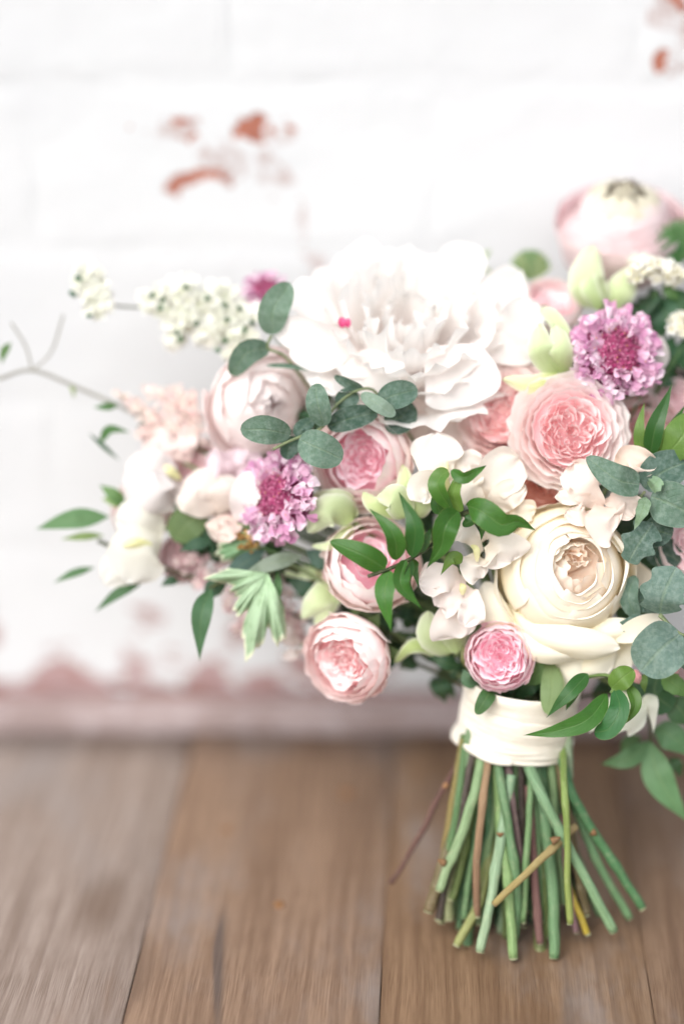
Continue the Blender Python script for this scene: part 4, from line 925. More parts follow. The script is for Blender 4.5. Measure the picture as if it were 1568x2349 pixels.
# ------------------------------------------------------------------ glossy jasmine foliage
JG = lin('#4f8a3f'); JD = lin('#39703a'); JL = lin('#84a95a')
def twig_part(t, pts, r=.0011, col=lin('#5d6a3a'), name='stem', n=6, mat=None, samples=16):
    return add_tube(t, name, mat or M_STEM, col, [P(*p) for p in pts], r, n=n, samples=samples)
t = sprig('jasmine_sprig', 'glossy pointed green leaves on a dark stem in front of the central blush rose', 'leaf sprig', (1062, 1176, .6), 'glossy jasmine sprigs')
leafs(t, M_JAS, [
    ([(884, 1304, -.6), (830, 1272, -1.2), (757, 1242, -.6)], 28, dict(fold=-.18, shape='ovate', roll=12)),
    ([(910, 1284, -.5), (900, 1225, -1.3), (847, 1168, -.8)], 23, dict(fold=.22, roll=-12)),
    ([(944, 1278, -.5), (950, 1205, -1.3), (914, 1129, -.7)], 23, dict(fold=.25, roll=10, col=JD)),
    ([(893, 1308, -.6), (882, 1370, -1.2), (897, 1450, -.9)], 24, dict(fold=.2, roll=-14)),
    ([(930, 1284, -.5), (918, 1340, -1.0), (967, 1397, -.4)], 22, dict(fold=.3, roll=25)),
    ([(944, 1284, -.4), (932, 1330, -.6), (952, 1376, -.3)], 15, dict(fold=.3, roll=50, col=JD)),
    ([(950, 1282, -.2), (948, 1300, .2), (960, 1350, .2)], 12, dict(col=JD)),
    ([(960, 1262, -.1), (975, 1240, -.5), (988, 1212, -.1)], 17, dict(fold=.3, roll=30, col=JD)),
    ([(950, 1262, .3), (962, 1236, .2), (958, 1200, .5)], 12, dict(col=JD))], JG, nu=11, nv=19, ruf=1.5, rf=1.5)
twig_part(t, [(843, 1322, -.8), (890, 1306, -.6), (948, 1278, -.3), (1000, 1240, .3), (1062, 1176, .6), (1100, 1200, 2.5), (1150, 1400, 5), (1185, 1600, 6.5)], col=lin('#4c5a30'))
t = sprig('jasmine_sprig', 'curled wavy green leaves on a stem between the sweet peas, left of the cream rose', 'leaf sprig', (1062, 1182, .8), 'glossy jasmine sprigs')
leafs(t, M_JAS, [
    ([(1050, 1172, -.2), (1022, 1205, -1.0), (1010, 1255, -.6), (978, 1304, -.2)], 30, dict(fold=.25, roll=12)),
    ([(1036, 1172, .1), (1004, 1122, -.6), (1008, 1095, -.4), (1027, 1079, -.2)], 22, dict(fold=.3, roll=25, ctip=JL, shape='oval')),
    ([(1010, 1180, .4), (1000, 1150, .2), (1000, 1120, .4)], 15, dict(col=JD)),
    ([(1034, 1078, -.2), (1062, 1096, -.7), (1088, 1084, -.6), (1113, 1068, -.3)], 15, dict(fold=.3, roll=-18, ruf=3)),
    ([(1054, 1174, .1), (1040, 1135, -.5), (1048, 1108, -.4), (1052, 1090, -.2)], 17, dict(col=JL, roll=30, shape='ovate')),
    ([(1070, 1160, .1), (1105, 1172, -.9), (1150, 1204, -.9), (1188, 1196, -.7), (1226, 1215, -.3)], 31, dict(fold=.18, roll=-6, ruf=5, shape='jas')),
    ([(1068, 1182, .3), (1078, 1194, .1), (1060, 1206, .3)], 12, dict(col=JD, shape='oval')),
    ([(1120, 1190, .3), (1106, 1215, .2), (1102, 1240, .4)], 7, dict(col=JD)),
    ([(1060, 1290, .6), (1036, 1280, .3), (1010, 1320, .6)], 16, dict(col=JL))], JG, nu=11, nv=19, ruf=2, rf=1.5)
twig_part(t, [(1052, 1090, .2), (1050, 1150, .5), (1062, 1180, .6), (1080, 1178, .5), (1090, 1240, 3.), (1150, 1420, 5), (1186, 1620, 6.5)], r=.0013, col=lin('#5d6a3a'))
t = sprig('jasmine_sprig', 'upright pointed dark leaves at the right edge beside the light pink rose', 'leaf sprig', (1500, 1060, 3), 'glossy jasmine sprigs')
leafs(t, M_JAS, [
    ([(1488, 1050, 2.4), (1505, 970, 1.6), (1541, 882, 2.2)], 22, dict(fold=.25, col=JD)), ([(1468, 1048, 2.6), (1466, 985, 2.2), (1476, 924, 2.6)], 14, dict(col=JL)),
    ([(1503, 1052, 2.8), (1535, 990, 2.3), (1572, 925, 2.8)], 15, dict(col=JD)), ([(1520, 1050, 2.2), (1560, 1005, 1.4), (1590, 950, 2.0)], 42, dict(shape='oval', col=lin('#7fa35a')))], JG, nu=11, nv=17)
stem_part(t, P(1500, 1058, 3), None, r=.0013)
t = sprig('jasmine_sprig', 'long curved green leaves hanging over the right side of the ribbon wrap', 'leaf sprig', (1415, 1555, 1.6), 'glossy jasmine sprigs')
leafs(t, M_JAS, [
    ([(1346, 1545, 1.6), (1305, 1590, .8), (1252, 1646, 1.2)], 20, dict(fold=.2, col=JD, roll=-12)),
    ([(1392, 1592, 1.3), (1350, 1648, .2), (1280, 1676, .2), (1199, 1686, .8)], 25, dict(fold=.15, roll=10, ctip=JG)),
    ([(1408, 1580, 1.2), (1420, 1626, .3), (1395, 1672, .3), (1362, 1680, .8)], 26, dict(fold=.2, roll=-10, shape='oval', col=lin('#3f8350'))),
    ([(1438, 1566, 1.2), (1456, 1620, .6), (1421, 1669, .9)], 15, dict(fold=.3, roll=20, col=lin('#5f8a3c'))),
    ([(1400, 1578, 1.2), (1424, 1556, .6), (1452, 1536, .9)], 27, dict(shape='oval', col=JL)),
    ([(1330, 1560, 2.2), (1310, 1600, 2.0), (1296, 1630, 2.2)], 12, dict(col=JD))], JG, nu=11, nv=19, ruf=1.5)
twig_part(t, [(1400, 1590, 1.2), (1412, 1565, 1.5), (1380, 1548, 2.4), (1300, 1570, 4.2), (1200, 1640, 6.4)], col=JL)
t = sprig('leafy_sprig', 'soft blurred light green leaves under the small bright pink rose above the ribbon', 'leaf sprig', (1250, 1515, 4.4), 'soft leaves above the ribbon')
leafs(t, M_LEAF, [
    ([(1262, 1520, 3.6), (1264, 1580, 2.8), (1256, 1640, 2.6)], 26, dict(col=lin('#9dba7e'), shape='oval')), ([(1280, 1530, 3.6), (1283, 1580, 2.9), (1280, 1612, 2.8)], 12, dict(col=lin('#b3c492'))),
    ([(1135, 1570, 4.0), (1115, 1600, 2.6), (1092, 1640, 2.6)], 19, dict(col=lin('#4f7d4c'), shape='oval')), ([(1100, 1560, 4.4), (1075, 1560, 3.8), (1062, 1535, 4.0)], 20, dict(col=lin('#6f9a78'))),
    ([(1195, 1570, 4.4), (1240, 1540, 3.6), (1265, 1510, 3.8)], 24, dict(col=lin('#7fa868'))), ([(1075, 1540, 4.2), (1068, 1510, 3.4), (1060, 1480, 3.6)], 13, dict(col=lin('#a6a870'))),
    ([(1180, 1600, 5.0), (1215, 1570, 4.4), (1250, 1565, 4.6)], 24, dict(col=DEEP)), ([(1150, 1605, 5.0), (1160, 1580, 4.4), (1190, 1575, 4.6)], 24, dict(col=DEEP)), ([(1060, 1530, 5.), (1020, 1520, 4.4), (985, 1500, 4.8)], 16, dict(col=DEEP))], GREEN, shape='lance')
stem_part(t, P(1200, 1585, 5.0), None, r=.0014)
t = sprig('leafy_sprig', 'blurred drooping green leaves hanging at the lower right below the white hellebore', 'leaf sprig', (1492, 1690, 7), 'drooping leaves right of the ribbon')
leafs(t, M_LEAF, [
    ([(1492, 1698, 6.8), (1440, 1740, 6.2), (1376, 1754, 6.6)], 24, dict(col=lin('#6f9c6c'), fold=.2)), ([(1490, 1700, 6.6), (1512, 1790, 6.0), (1580, 1890, 6.4)], 37, dict(col=lin('#79a877'))),
    ([(1496, 1672, 6.6), (1540, 1690, 6.0), (1600, 1740, 6.4)], 36, dict(col=lin('#6b9a70'))), ([(1530, 1740, 7.4), (1550, 1755, 7.0), (1560, 1785, 7.2)], 16, dict(col=DEEP)), ([(1470, 1690, 7.4), (1440, 1705, 7.2), (1420, 1730, 7.4)], 18, dict(col=lin('#587f52')))], GREEN, shape='lance', nu=11, nv=17, ruf=3)
twig_part(t, [(1492, 1700, 6.8), (1480, 1640, 7.), (1400, 1590, 7.), (1250, 1620, 6.6)])
t = sprig('leafy_sprig', 'serrated green leaves and tiny pink buds at the right edge below the round eucalyptus leaf', 'leaf sprig', (1510, 1560, 4), 'leaves right of the ribbon')
leafs(t, M_LEAF, [
    ([(1515, 1545, 3.4), (1545, 1570, 2.4), (1590, 1600, 2.6)], 26, dict(col=lin('#7aa860'), lobes=(6, .12))), ([(1510, 1545, 4.2), (1500, 1590, 3.8), (1540, 1625, 4.0)], 42, dict(col=DEEP, shape='round')), ([(1485, 1545, 4.4), (1470, 1580, 4.2), (1500, 1640, 4.4)], 32, dict(col=DEEP)),
    ([(1530, 1600, 4.6), (1560, 1630, 4.4), (1590, 1670, 4.6)], 34, dict(col=lin('#4c7650'))), ([(1480, 1542, 3.0), (1476, 1565, 2.6), (1478, 1590, 2.8)], 9, dict(col=JL)), ([(1425, 1545, 5), (1450, 1570, 4.8), (1470, 1600, 5)], 30, dict(col=DEEP))], GREEN, shape='lance')
for sp, W in (([(1455, 1535, 2.8), (1460, 1555, 2.5), (1470, 1568, 2.7)], 12), ([(1535, 1520, 2.8), (1545, 1530, 2.5), (1552, 1545, 2.7)], 12)):
    add_sheet(t, 'bud', M_PETAL, lin('#e79aa0'), sp, W, ctip=lin('#f2bdbd'), shape='oval', cup=-.6)
stem_part(t, P(1505, 1560, 4.2), None, r=.0014)

# ------------------------------------------------------------------ eucalyptus
EU = lin('#7fa08c'); EUD = lin('#54786a'); EUL = lin('#a9c2ad')
ES = lin('#a9ba86')
t = sprig('eucalyptus_sprig', 'central eucalyptus sprig with round grey green leaves below the white peony', 'eucalyptus', (740, 980, 3.4), 'eucalyptus sprigs')
leafs(t, M_EUC, [
    ([(665, 998, 2.2), (610, 986, 1.4), (552, 984, 1.9)], 34, dict(roll=8)), ([(685, 1006, 1.9), (732, 1030, 1.0), (786, 1052, 1.5)], 42, dict(roll=-8)),
    ([(742, 978, 2.2), (730, 930, 1.5), (724, 880, 2.0)], 29, dict(roll=15)), ([(750, 978, 2.8), (805, 958, 2.4), (866, 946, 2.8)], 28, dict(col=EUD)),
    ([(830, 903, 2.2), (866, 928, 1.6), (906, 952, 2.0)], 20, dict(col=EUL, roll=20)), ([(866, 922, 2.6), (910, 905, 2.2), (957, 893, 2.6)], 32, dict(col=lin('#6d9080'))),
    ([(832, 892, 3.0), (800, 882, 2.7), (766, 864, 3.0)], 14, dict(col=EUD, roll=30)), ([(820, 900, 3.2), (795, 915, 3.0), (775, 930, 3.2)], 26, dict(col=EUD)),
    ([(880, 960, 3.6), (915, 960, 3.4), (945, 925, 3.6)], 38, dict(col=lin('#4d6f62'))), ([(690, 1010, 2.8), (665, 1025, 2.6), (655, 1055, 2.8)], 22, dict(col=EUD)), ([(700, 1000, 2.6), (690, 985, 2.5), (720, 960, 2.8)], 18, dict(col=EUD))], EU, shape='oval', cup=.12, nu=11, nv=15, wob=2.5)
twig_part(t, [(626, 1031, 1.8), (655, 1016, 1.9), (688, 1002, 2.2), (738, 981, 2.4), (770, 930, 3.0), (830, 892, 3.0), (880, 920, 4), (1000, 1100, 6.5), (1150, 1450, 7), (1186, 1620, 6.5)], r=.0009, col=ES, samples=30)
t = sprig('eucalyptus_sprig', 'eucalyptus sprig with tall oval leaf left of the white peony', 'eucalyptus', (700, 850, 5.5), 'eucalyptus sprigs')
leafs(t, M_EUC, [
    ([(624, 768, 4.6), (628, 710, 4.0), (664, 648, 4.4)], 38, dict(roll=-10, col=lin('#93b39c'))), ([(618, 798, 4.8), (565, 810, 4.2), (530, 862, 4.6)], 30, dict(roll=15)), ([(612, 838, 4.8), (660, 840, 4.4), (716, 849, 4.8)], 6, {})], EU, shape='oval', cup=.12, nu=11, nv=15, wob=2.5)
twig_part(t, [(622, 770, 4.6), (614, 798, 4.7), (650, 815, 4.9), (680, 850, 5.4), (760, 960, 7), (1000, 1300, 8), (1180, 1600, 6.8)], r=.0009, col=ES, samples=26)
t = sprig('eucalyptus_sprig', 'eucalyptus sprig right of the light pink rose with pale young tip', 'eucalyptus', (1475, 1130, 2.6), 'eucalyptus sprigs')
leafs(t, M_EUC, [
    ([(1465, 1113, .8), (1410, 1098, .1), (1342, 1050, .6)], 36, dict(roll=-15, shape='ovate', cup=.25)), ([(1475, 1120, 2.0), (1518, 1082, 1.6), (1585, 1056, 2.0)], 46, dict(col=lin('#628577'))),
    ([(1490, 1138, 1.4), (1535, 1155, .7), (1600, 1190, 1.1)], 52, dict(roll=-8)), ([(1478, 1200, 1.8), (1500, 1215, 1.6), (1540, 1230, 1.9)], 40, dict(col=EUD)),
    ([(1490, 1120, .8), (1500, 1112, .2), (1512, 1096, .4)], 20, dict(col=lin('#a8cba0'), shape='round', lobes=(3, .3))), ([(1480, 1140, .9), (1470, 1175, .3), (1452, 1216, .6)], 17, dict(col=lin('#a8cba0'), shape='jas', lobes=(3, .2))), ([(1440, 1180, 2.4), (1430, 1165, 2.3), (1425, 1150, 2.5)], 16, dict(col=lin('#47685c')))], EU, shape='oval', cup=.12, nu=11, nv=15, wob=2.5)
stem_part(t, P(1478, 1128, 1.6), None, r=.0009, col=ES)
t = sprig('ivy_leaf', 'notched grey green leaf with pale veins, touching the cream rose on its right', 'leaf', (1490, 1204, 2.2))
leafs(t, M_EUC, [([(1496, 1200, 1.5), (1468, 1240, .9), (1440, 1290, 1.4)], 46, dict(shape='round', lobes=(2.5, .45)))], lin('#6c8d7f'), nu=15, nv=25)
stem_part(t, P(1496, 1200, 1.6), None, r=.001, col=ES)
t = sprig('ivy_leaf', 'grey green leaf with scalloped edge at the right edge above the large round leaf', 'leaf', (1512, 1408, 2))
leafs(t, M_EUC, [([(1512, 1408, 1.2), (1520, 1365, .4), (1550, 1300, .9)], 58, dict(shape='round', lobes=(3, .28)))], lin('#7f9c90'), nu=15, nv=25)
leafs(t, M_EUC, [([(1460, 1420, 2.6), (1440, 1370, 2.2), (1455, 1320, 2.5)], 22, dict(shape='oval', col=EU)), ([(1515, 1400, 2.8), (1475, 1375, 2.6), (1440, 1400, 2.8)], 30, dict(col=EUD, shape='oval')), ([(1500, 1420, 2.4), (1455, 1432, 2.1), (1400, 1440, 2.4)], 24, dict(col=EUD, shape='lance', lobes=(7, .12))), ([(1500, 1300, 3.6), (1520, 1270, 3.4), (1560, 1290, 3.6)], 40, dict(col=EUD, shape='oval'))], EU)
twig_part(t, [(1512, 1408, 1.2), (1540, 1440, 1.4), (1575, 1470, 2)], r=.0011, col=ES)
t = sprig('eucalyptus_sprig', 'single large round eucalyptus leaf at lower right, overlapping the cream rose petals', 'eucalyptus', (1560, 1450, 1.4), 'eucalyptus sprigs')
leafs(t, M_EUC, [([(1560, 1452, .6), (1514, 1490, -.4), (1468, 1540, 0)], 60, dict(shape='round')), ([(1562, 1458, 1.0), (1585, 1500, .5), (1590, 1540, .8)], 40, dict(shape='oval'))], lin('#86a498'), nu=13, nv=19, cup=.12)
twig_part(t, [(1510, 1412, 1.0), (1540, 1438, .8), (1562, 1455, .6), (1600, 1465, 1)], r=.0009, col=ES)
t = sprig('cream_petal', 'loose cream petals lying behind the round leaf right of the cream rose', 'petal', (1480, 1450, 3))
add_sheet(t, 'petal', M_PETAL, lin('#f1e6cc'), [(1400, 1470, 2.6), (1460, 1445, 2.0), (1530, 1425, 2.4)], 30, shape='obov', cup=.2, ctip=lin('#f6efe2'))
add_sheet(t, 'petal', M_PETAL, lin('#e7dcc6'), [(1445, 1280, 4.2), (1480, 1340, 3.8), (1500, 1350, 4.0)], 34, shape='obov', cup=.2, ctip=lin('#efe6da'))

# ------------------------------------------------------------------ long leaves at the left
OL = lin('#6f9d72'); OD = lin('#47705a')
t = sprig('olive_sprig', 'long pointed leaves sticking out at the far left behind the white sweet peas', 'leaf sprig', (300, 1260, 8), 'long leaves at the left')
leafs(t, M_LEAF, [
    ([(252, 1186, 7.4), (170, 1190, 6.8), (82, 1214, 7.2)], 25, dict(col=lin('#79a878'))), ([(240, 1228, 7.6), (190, 1230, 7.2), (138, 1237, 7.4)], 10, dict(col=lin('#a3bf7e'))),
    ([(218, 1302, 7.6), (170, 1315, 7.2), (122, 1338, 7.5)], 10, {}), ([(325, 1338, 7.2), (270, 1362, 6.8), (216, 1404, 7.2)], 13, dict(col=lin('#5f8c66'))),
    ([(412, 1335, 7.0), (390, 1332, 6.7), (368, 1346, 7.0)], 12, dict(col=OD)), ([(296, 1164, 7.8), (262, 1135, 7.4), (228, 1112, 7.6)], 17, dict(col=lin('#7fae6c'))), ([(290, 1160, 7.8), (262, 1150, 7.5), (232, 1145, 7.7)], 14, dict(col=lin('#a6c483')))], OL, shape='lance', nu=9, nv=15)
twig_part(t, [(225, 1240, 7.8), (340, 1290, 8), (600, 1380, 8.4), (950, 1520, 8), (1180, 1630, 6.8)], r=.0013)
t = sprig('olive_sprig', 'dark and pale grey long leaves below the left scabiosa', 'leaf sprig', (640, 1280, 6), 'long leaves at the left')
leafs(t, M_LEAF, [
    ([(490, 1244, 5.8), (450, 1248, 5.4), (408, 1266, 5.8)], 15, dict(col=OD)), ([(610, 1262, 5.2), (555, 1295, 4.6), (508, 1335, 5.0)], 22, dict(col=lin('#5b7a74'))),
    ([(696, 1274, 4.8), (630, 1290, 4.0), (538, 1328, 4.4)], 20, dict(col=lin('#b3c4b4'))), ([(486, 1350, 4.8), (462, 1410, 4.0), (458, 1516, 4.4)], 25, dict(col=lin('#5d8c66'), fold=.2)),
    ([(638, 1308, 5.0), (634, 1360, 4.6), (618, 1405, 5.0)], 12, dict(col=lin('#6c9f68'))), ([(470, 1175, 6.4), (430, 1200, 6.0), (400, 1240, 6.4)], 42, dict(col=lin('#7f9a68'), shape='round')), ([(470, 1180, 6.6), (470, 1220, 6.4), (455, 1250, 6.6)], 24, dict(col=OD)), ([(520, 1340, 5.8), (490, 1350, 5.6), (470, 1385, 5.8)], 22, dict(col=OD)),
    ([(700, 1262, 5.6), (740, 1285, 5.4), (770, 1300, 5.6)], 22, dict(col=lin('#5f8478'))), ([(660, 1330, 6.2), (700, 1350, 6), (720, 1370, 6.2)], 20, dict(col=OD))], OL, shape='lance', nu=9, nv=15)
twig_part(t, [(480, 1350, 5.2), (560, 1310, 5.6), (660, 1300, 6.0), (900, 1460, 7.4), (1180, 1630, 6.8)], r=.0013)

# scented geranium leaf: palmate, toothed lobes with a pale rim
def geranium():
    t = sprig('geranium_leaf', 'light green variegated leaf with crinkled cream edges hanging at lower left', 'leaf', (618, 1312, 4.4))
    def palmate(bx, by, c0, lobes, col, na=150, nr=11, depth=1.0, seed=0.):
        A = [l[0] for l in lobes]; lo, hi = A[0] - 16, A[-1] + 12
        pts = []; uv = []
        for i in range(na):
            th = lo + (hi - lo) * i / (na - 1); r_ = 0; ridge = 0
            for (a, rad, wd) in lobes:
                d = (th - a) / wd
                r_ = max(r_, rad * (1 - .30 * min(1.5, abs(d)) ** 1.5)); ridge = max(ridge, math.exp(-d * d * 2.2))
            r_ = max(r_, 60) * (1 + .05 * math.sin(th * .62 + seed) + .02 * math.sin(th * 1.7 + 2 * seed))
            for k in range(nr):
                f = k / (nr - 1); rr = r_ * f
                wave = .16 * f ** 3 * math.sin(th * .31 + seed) + .26 * f ** 5 * math.sin(th * .8)
                c = c0 - depth * math.sin(f * 2.2) + .35 * (1 - ridge) * f + wave + .9 * f * f
                pts.append(P(bx + rr * math.cos(R(th)), by + rr * math.sin(R(th)), c)); uv.append((.5 + .5 * f, i / na * .3))
        pts = np.array(pts)
        cc = np.array([lin(col) * (1 - .12 * math.sin(u[0] * 9)) if u[0] < .955 else lin('#eef0d8') for u in uv])
        return mesh_obj('leaf_blade', pts, grid_faces(na, nr), M_GER, t, np.array(uv), cc)
    palmate(614, 1314, 4.2, [(80, 168, 11), (103, 200, 11), (128, 122, 13), (152, 95, 13), (175, 140, 9)], '#a9c4a0')
    palmate(600, 1236, 5.4, [(120, 80, 24), (160, 110, 22), (190, 105, 18)], '#86ac82', depth=.6, seed=2.)
    twig_part(t, [(616, 1312, 4.3), (680, 1300, 5.4), (900, 1450, 7.2), (1180, 1630, 6.8)], r=.0012, col=lin('#b3c98f'))
geranium()

# ------------------------------------------------------------------ spirea, astilbe, filler blossom
def in_ellipse(n, x, y, rx, ry, c0, c1, rs):
    out = []
    for _ in range(n):
        a = rs.uniform(0, 6.283); r_ = math.sqrt(rs.random())
        out.append(P(x + rx * r_ * math.cos(a), y + ry * r_ * math.sin(a), rs.uniform(c0, c1)))
    return out
rs = random.Random(17)
CRM = [lin(h) for h in ('#f3f2ec', '#f8f8f4', '#edeee4', '#f4f4ee')]
t = sprig('spirea_sprig', 'creamy white blossom sprig left of the white peony with tiny dark leaves', 'blossom sprig', (560, 780, 9))
cl = []
for x, y, r_ in ((365, 690, 42), (420, 665, 36), (455, 720, 48), (500, 680, 40), (520, 740, 48), (560, 720, 38), (560, 780, 36), (480, 765, 32), (410, 735, 34), (400, 780, 20), (540, 810, 24)):
    cl += in_ellipse(int(r_ * 1.9), x, y, r_, r_ * .8, 7.6, 10.2, rs)
floret_cloud(t, 'blossoms', cl, .0038, CRM, rs, centre_col=lin('#e2e5c8'))
for x, y in ((345, 685), (368, 695), (362, 712), (455, 735), (508, 700), (405, 772), (418, 770), (530, 735), (525, 785), (492, 800), (560, 765), (428, 650), (470, 690), (545, 700), (585, 745)):
    a = rs.uniform(0, 6.28)
    add_sheet(t, 'leaf', M_LEAF, lin(rs.choice(['#3d7a58', '#4f8a62', '#2f6648'])), [(x, y, 7.6), (x + 9 * math.cos(a), y + 9 * math.sin(a), 7.2), (x + 18 * math.cos(a), y + 18 * math.sin(a), 7.5)], 7, shape='lance', nu=5, nv=7)
twig_part(t, [(345, 708, 8.8), (430, 715, 8.8), (520, 750, 9), (700, 950, 10), (1000, 1350, 9), (1180, 1610, 7)], r=.0011, col=lin('#8a9474'), samples=26)
t = sprig('spirea_sprig', 'small detached cluster of creamy blossom on a thin stalk at the upper left', 'blossom sprig', (325, 705, 9))
cl = []
for x, y, r_ in ((205, 625, 24), (215, 665, 34), (225, 700, 28), (195, 650, 22)): cl += in_ellipse(int(r_ * 2.0), x, y, r_, r_ * .9, 7.8, 9.8, rs)
floret_cloud(t, 'blossoms', cl, .0038, CRM, rs, centre_col=lin('#e2e5c8'))
for x, y in ((178, 636), (165, 672), (170, 676), (205, 724), (182, 640)):
    a = rs.uniform(0, 6.28)
    add_sheet(t, 'leaf', M_LEAF, lin('#34775a'), [(x - 8 * math.cos(a), y - 8 * math.sin(a), 7.8), (x, y, 7.5), (x + 10 * math.cos(a), y + 10 * math.sin(a), 7.8)], 7, shape='lance', nu=5, nv=7)
twig_part(t, [(215, 670, 8.8), (260, 700, 8.8), (350, 708, 8.9), (450, 730, 9)], r=.0009, col=lin('#a3a796'))
def white_yarrow(label, root, blobs, leaves):
    t = sprig('yarrow', label, 'yarrow', root, 'white flower clusters at the right edge')
    cl = []
    for x, y, rx, ry in blobs: cl += in_ellipse(int(rx * 1.6), x, y, rx, ry, root[2] - 1.6, root[2] - .2, rs)
    floret_cloud(t, 'blossoms', cl, .0036, [lin('#f4f2ea'), lin('#f8f7f2'), lin('#ebe8da')], rs, centre_col=lin('#d9d29a'), face=norm(UPV * .6 - FWD))
    leafs(t, M_LEAF, leaves, lin('#3f7550'), shape='lance')
    stem_part(t, P(*root), None, r=.0014, col=lin('#6f9a5c'))
white_yarrow('white flat flower cluster at the right edge below the ranunculus', (1505, 665, 7.6), [(1505, 622, 55, 20), (1470, 600, 26, 12), (1545, 632, 26, 18), (1455, 632, 14, 14)], [
    ([(1500, 680, 7.8), (1490, 720, 7.4), (1470, 760, 7.8)], 26), ([(1510, 680, 7.8), (1530, 730, 7.2), (1560, 770, 7.6)], 38), ([(1505, 690, 8), (1510, 740, 7.8), (1490, 800, 8)], 34), ([(1540, 660, 8), (1560, 700, 7.6), (1590, 740, 7.8)], 34), ([(1520, 650, 7.4), (1535, 670, 7.0), (1560, 690, 7.2)], 14, dict(col=lin('#6f9f5c'))), ([(1480, 700, 8.4), (1460, 730, 8.2), (1440, 735, 8.4)], 24, dict(col=lin('#7fa060')))])
white_yarrow('small white flower cluster at the right edge beside the upper right scabiosa', (1560, 800, 7.2), [(1568, 745, 34, 24)], [
    ([(1540, 860, 7.6), (1530, 810, 7.2), (1545, 770, 7.6)], 32), ([(1560, 850, 7.4), (1580, 800, 7.0), (1580, 760, 7.4)], 34), ([(1530, 880, 8), (1515, 840, 7.8), (1520, 800, 8)], 28), ([(1490, 870, 7.2), (1505, 855, 7.0), (1525, 842, 7.2)], 10, dict(col=lin('#8fb66e')))])
t = sprig('fern_tuft', 'feathery green tuft at the top right edge beside the ranunculus', 'foliage', (1560, 600, 9))
leafs(t, M_LEAF, [([(1562, 600, 9), (1562 + 55 * math.cos(a), 590 - 70 * abs(math.sin(a)), 8.6), (1562 + 75 * math.cos(a), 590 - 95 * abs(math.sin(a)), 8.8)], 8, {}) for a in np.linspace(.3, 2.9, 12)], lin('#5f9458'), shape='lance', nu=5, nv=9)
leafs(t, M_LEAF, [([(1560, 600, 9.2), (1548, 570, 8.8), (1532, 560, 9)], 16, {}), ([(1560, 610, 8.8), (1540, 600, 8.4), (1530, 585, 8.6)], 14, {})], lin('#4f8a55'), shape='lance')
stem_part(t, P(1560, 600, 9), None, r=.0012)
t = sprig('fern_tuft', 'blurred feathery greenery behind the right side of the white peony', 'foliage', (1215, 660, 11))
leafs(t, M_LEAF, [([(1215, 645, 11), (1215 + 30 * math.cos(a), 625 - 40 * abs(math.sin(a)), 10.8), (1215 + 52 * math.cos(a), 615 - 45 * abs(math.sin(a)), 11)], 9, dict(col=lin(rs.choice(['#8fae74', '#b3c78e', '#7fa36c'])))) for a in np.linspace(.1, 3.0, 13)], lin('#8fae74'), shape='lance', nu=5, nv=9)
leafs(t, M_LEAF, [([(1090, 605, 11), (1105, 590, 10.9), (1128, 572, 11)], 11, dict(col=lin('#b5cf96'))), ([(1150, 650, 11.2), (1110, 615, 11), (1085, 600, 11.2)], 5, dict(col=lin('#c9d6a8')))], lin('#b5cf96'), shape='lance')
stem_part(t, P(1215, 650, 11), None, r=.0011)
leafs(t, M_LEAF, [([(1276, 716, 7.2), (1240, 722, 6.8), (1206, 746, 7.1)], 21, {})], lin('#8fb27a'), shape='lance')

def astilbe(label, root, plumes, cols, n, size=.0021, depth=(7.6, 10)):
    t = sprig('astilbe', label, 'astilbe', root, 'fluffy pink astilbe plumes')
    V = []
    for (x0, y0, x1, y1, w) in plumes:
        for _ in range(n):
            f = rs.random() ** .8; w_ = w * (1 - .75 * f)
            V.append(P(x0 + (x1 - x0) * f + rs.gauss(0, w_ * .55), y0 + (y1 - y0) * f + rs.gauss(0, w_ * .55), rs.uniform(*depth)))
    floret_cloud(t, 'tiny_flowers', V, size, cols, rs, npet=4)
    for (x0, y0, x1, y1, w) in plumes: twig_part(t, [(x0, y0, sum(depth) / 2), ((x0 + x1) / 2, (y0 + y1) / 2 + 3, sum(depth) / 2), (x1, y1, sum(depth) / 2)], r=.0006, col=lin('#c9b98c'), samples=6)
    stem_part(t, P(*root), None, r=.0012)
    return t
AS = [lin(h) for h in ('#f6e8e2', '#f3dedb', '#f8f0e6', '#f4e6dc', '#efd4d2')]
t = astilbe('peach pink astilbe plume at the left between the twig and the pale peony', (440, 1020, 9), [(440, 1010, 300, 920, 50), (440, 960, 340, 890, 42), (450, 1000, 400, 890, 48), (430, 1040, 320, 985, 42), (420, 1000, 262, 898, 18), (350, 960, 318, 1000, 12), (450, 1020, 440, 900, 30)], AS, 210, size=.0015)
leafs(t, M_LEAF, [([(272, 930, 8.2), (245, 932, 7.9), (214, 934, 8.2)], 10, {}), ([(229, 1020, 8), (250, 985, 7.6), (300, 992, 7.9)], 11, {}), ([(204, 994, 8.2), (240, 1025, 7.9), (276, 1058, 8.2)], 6, dict(col=OD)), ([(318, 1000, 8.4), (325, 980, 8.2), (345, 965, 8.4)], 10, dict(col=OD))], lin('#5c9058'), shape='lance')
astilbe('dusty pink astilbe tufts hanging below the left sweet peas and variegated leaf', (500, 1330, 8), [(480, 1270, 400, 1290, 34), (500, 1290, 450, 1340, 34), (560, 1300, 520, 1400, 40), (640, 1330, 660, 1440, 42), (600, 1400, 540, 1440, 30), (680, 1400, 690, 1470, 28)], [lin(h) for h in ('#e4c9ca', '#ecd8d6', '#d9b6ba', '#eedfda')], 90, depth=(7.4, 9.4))
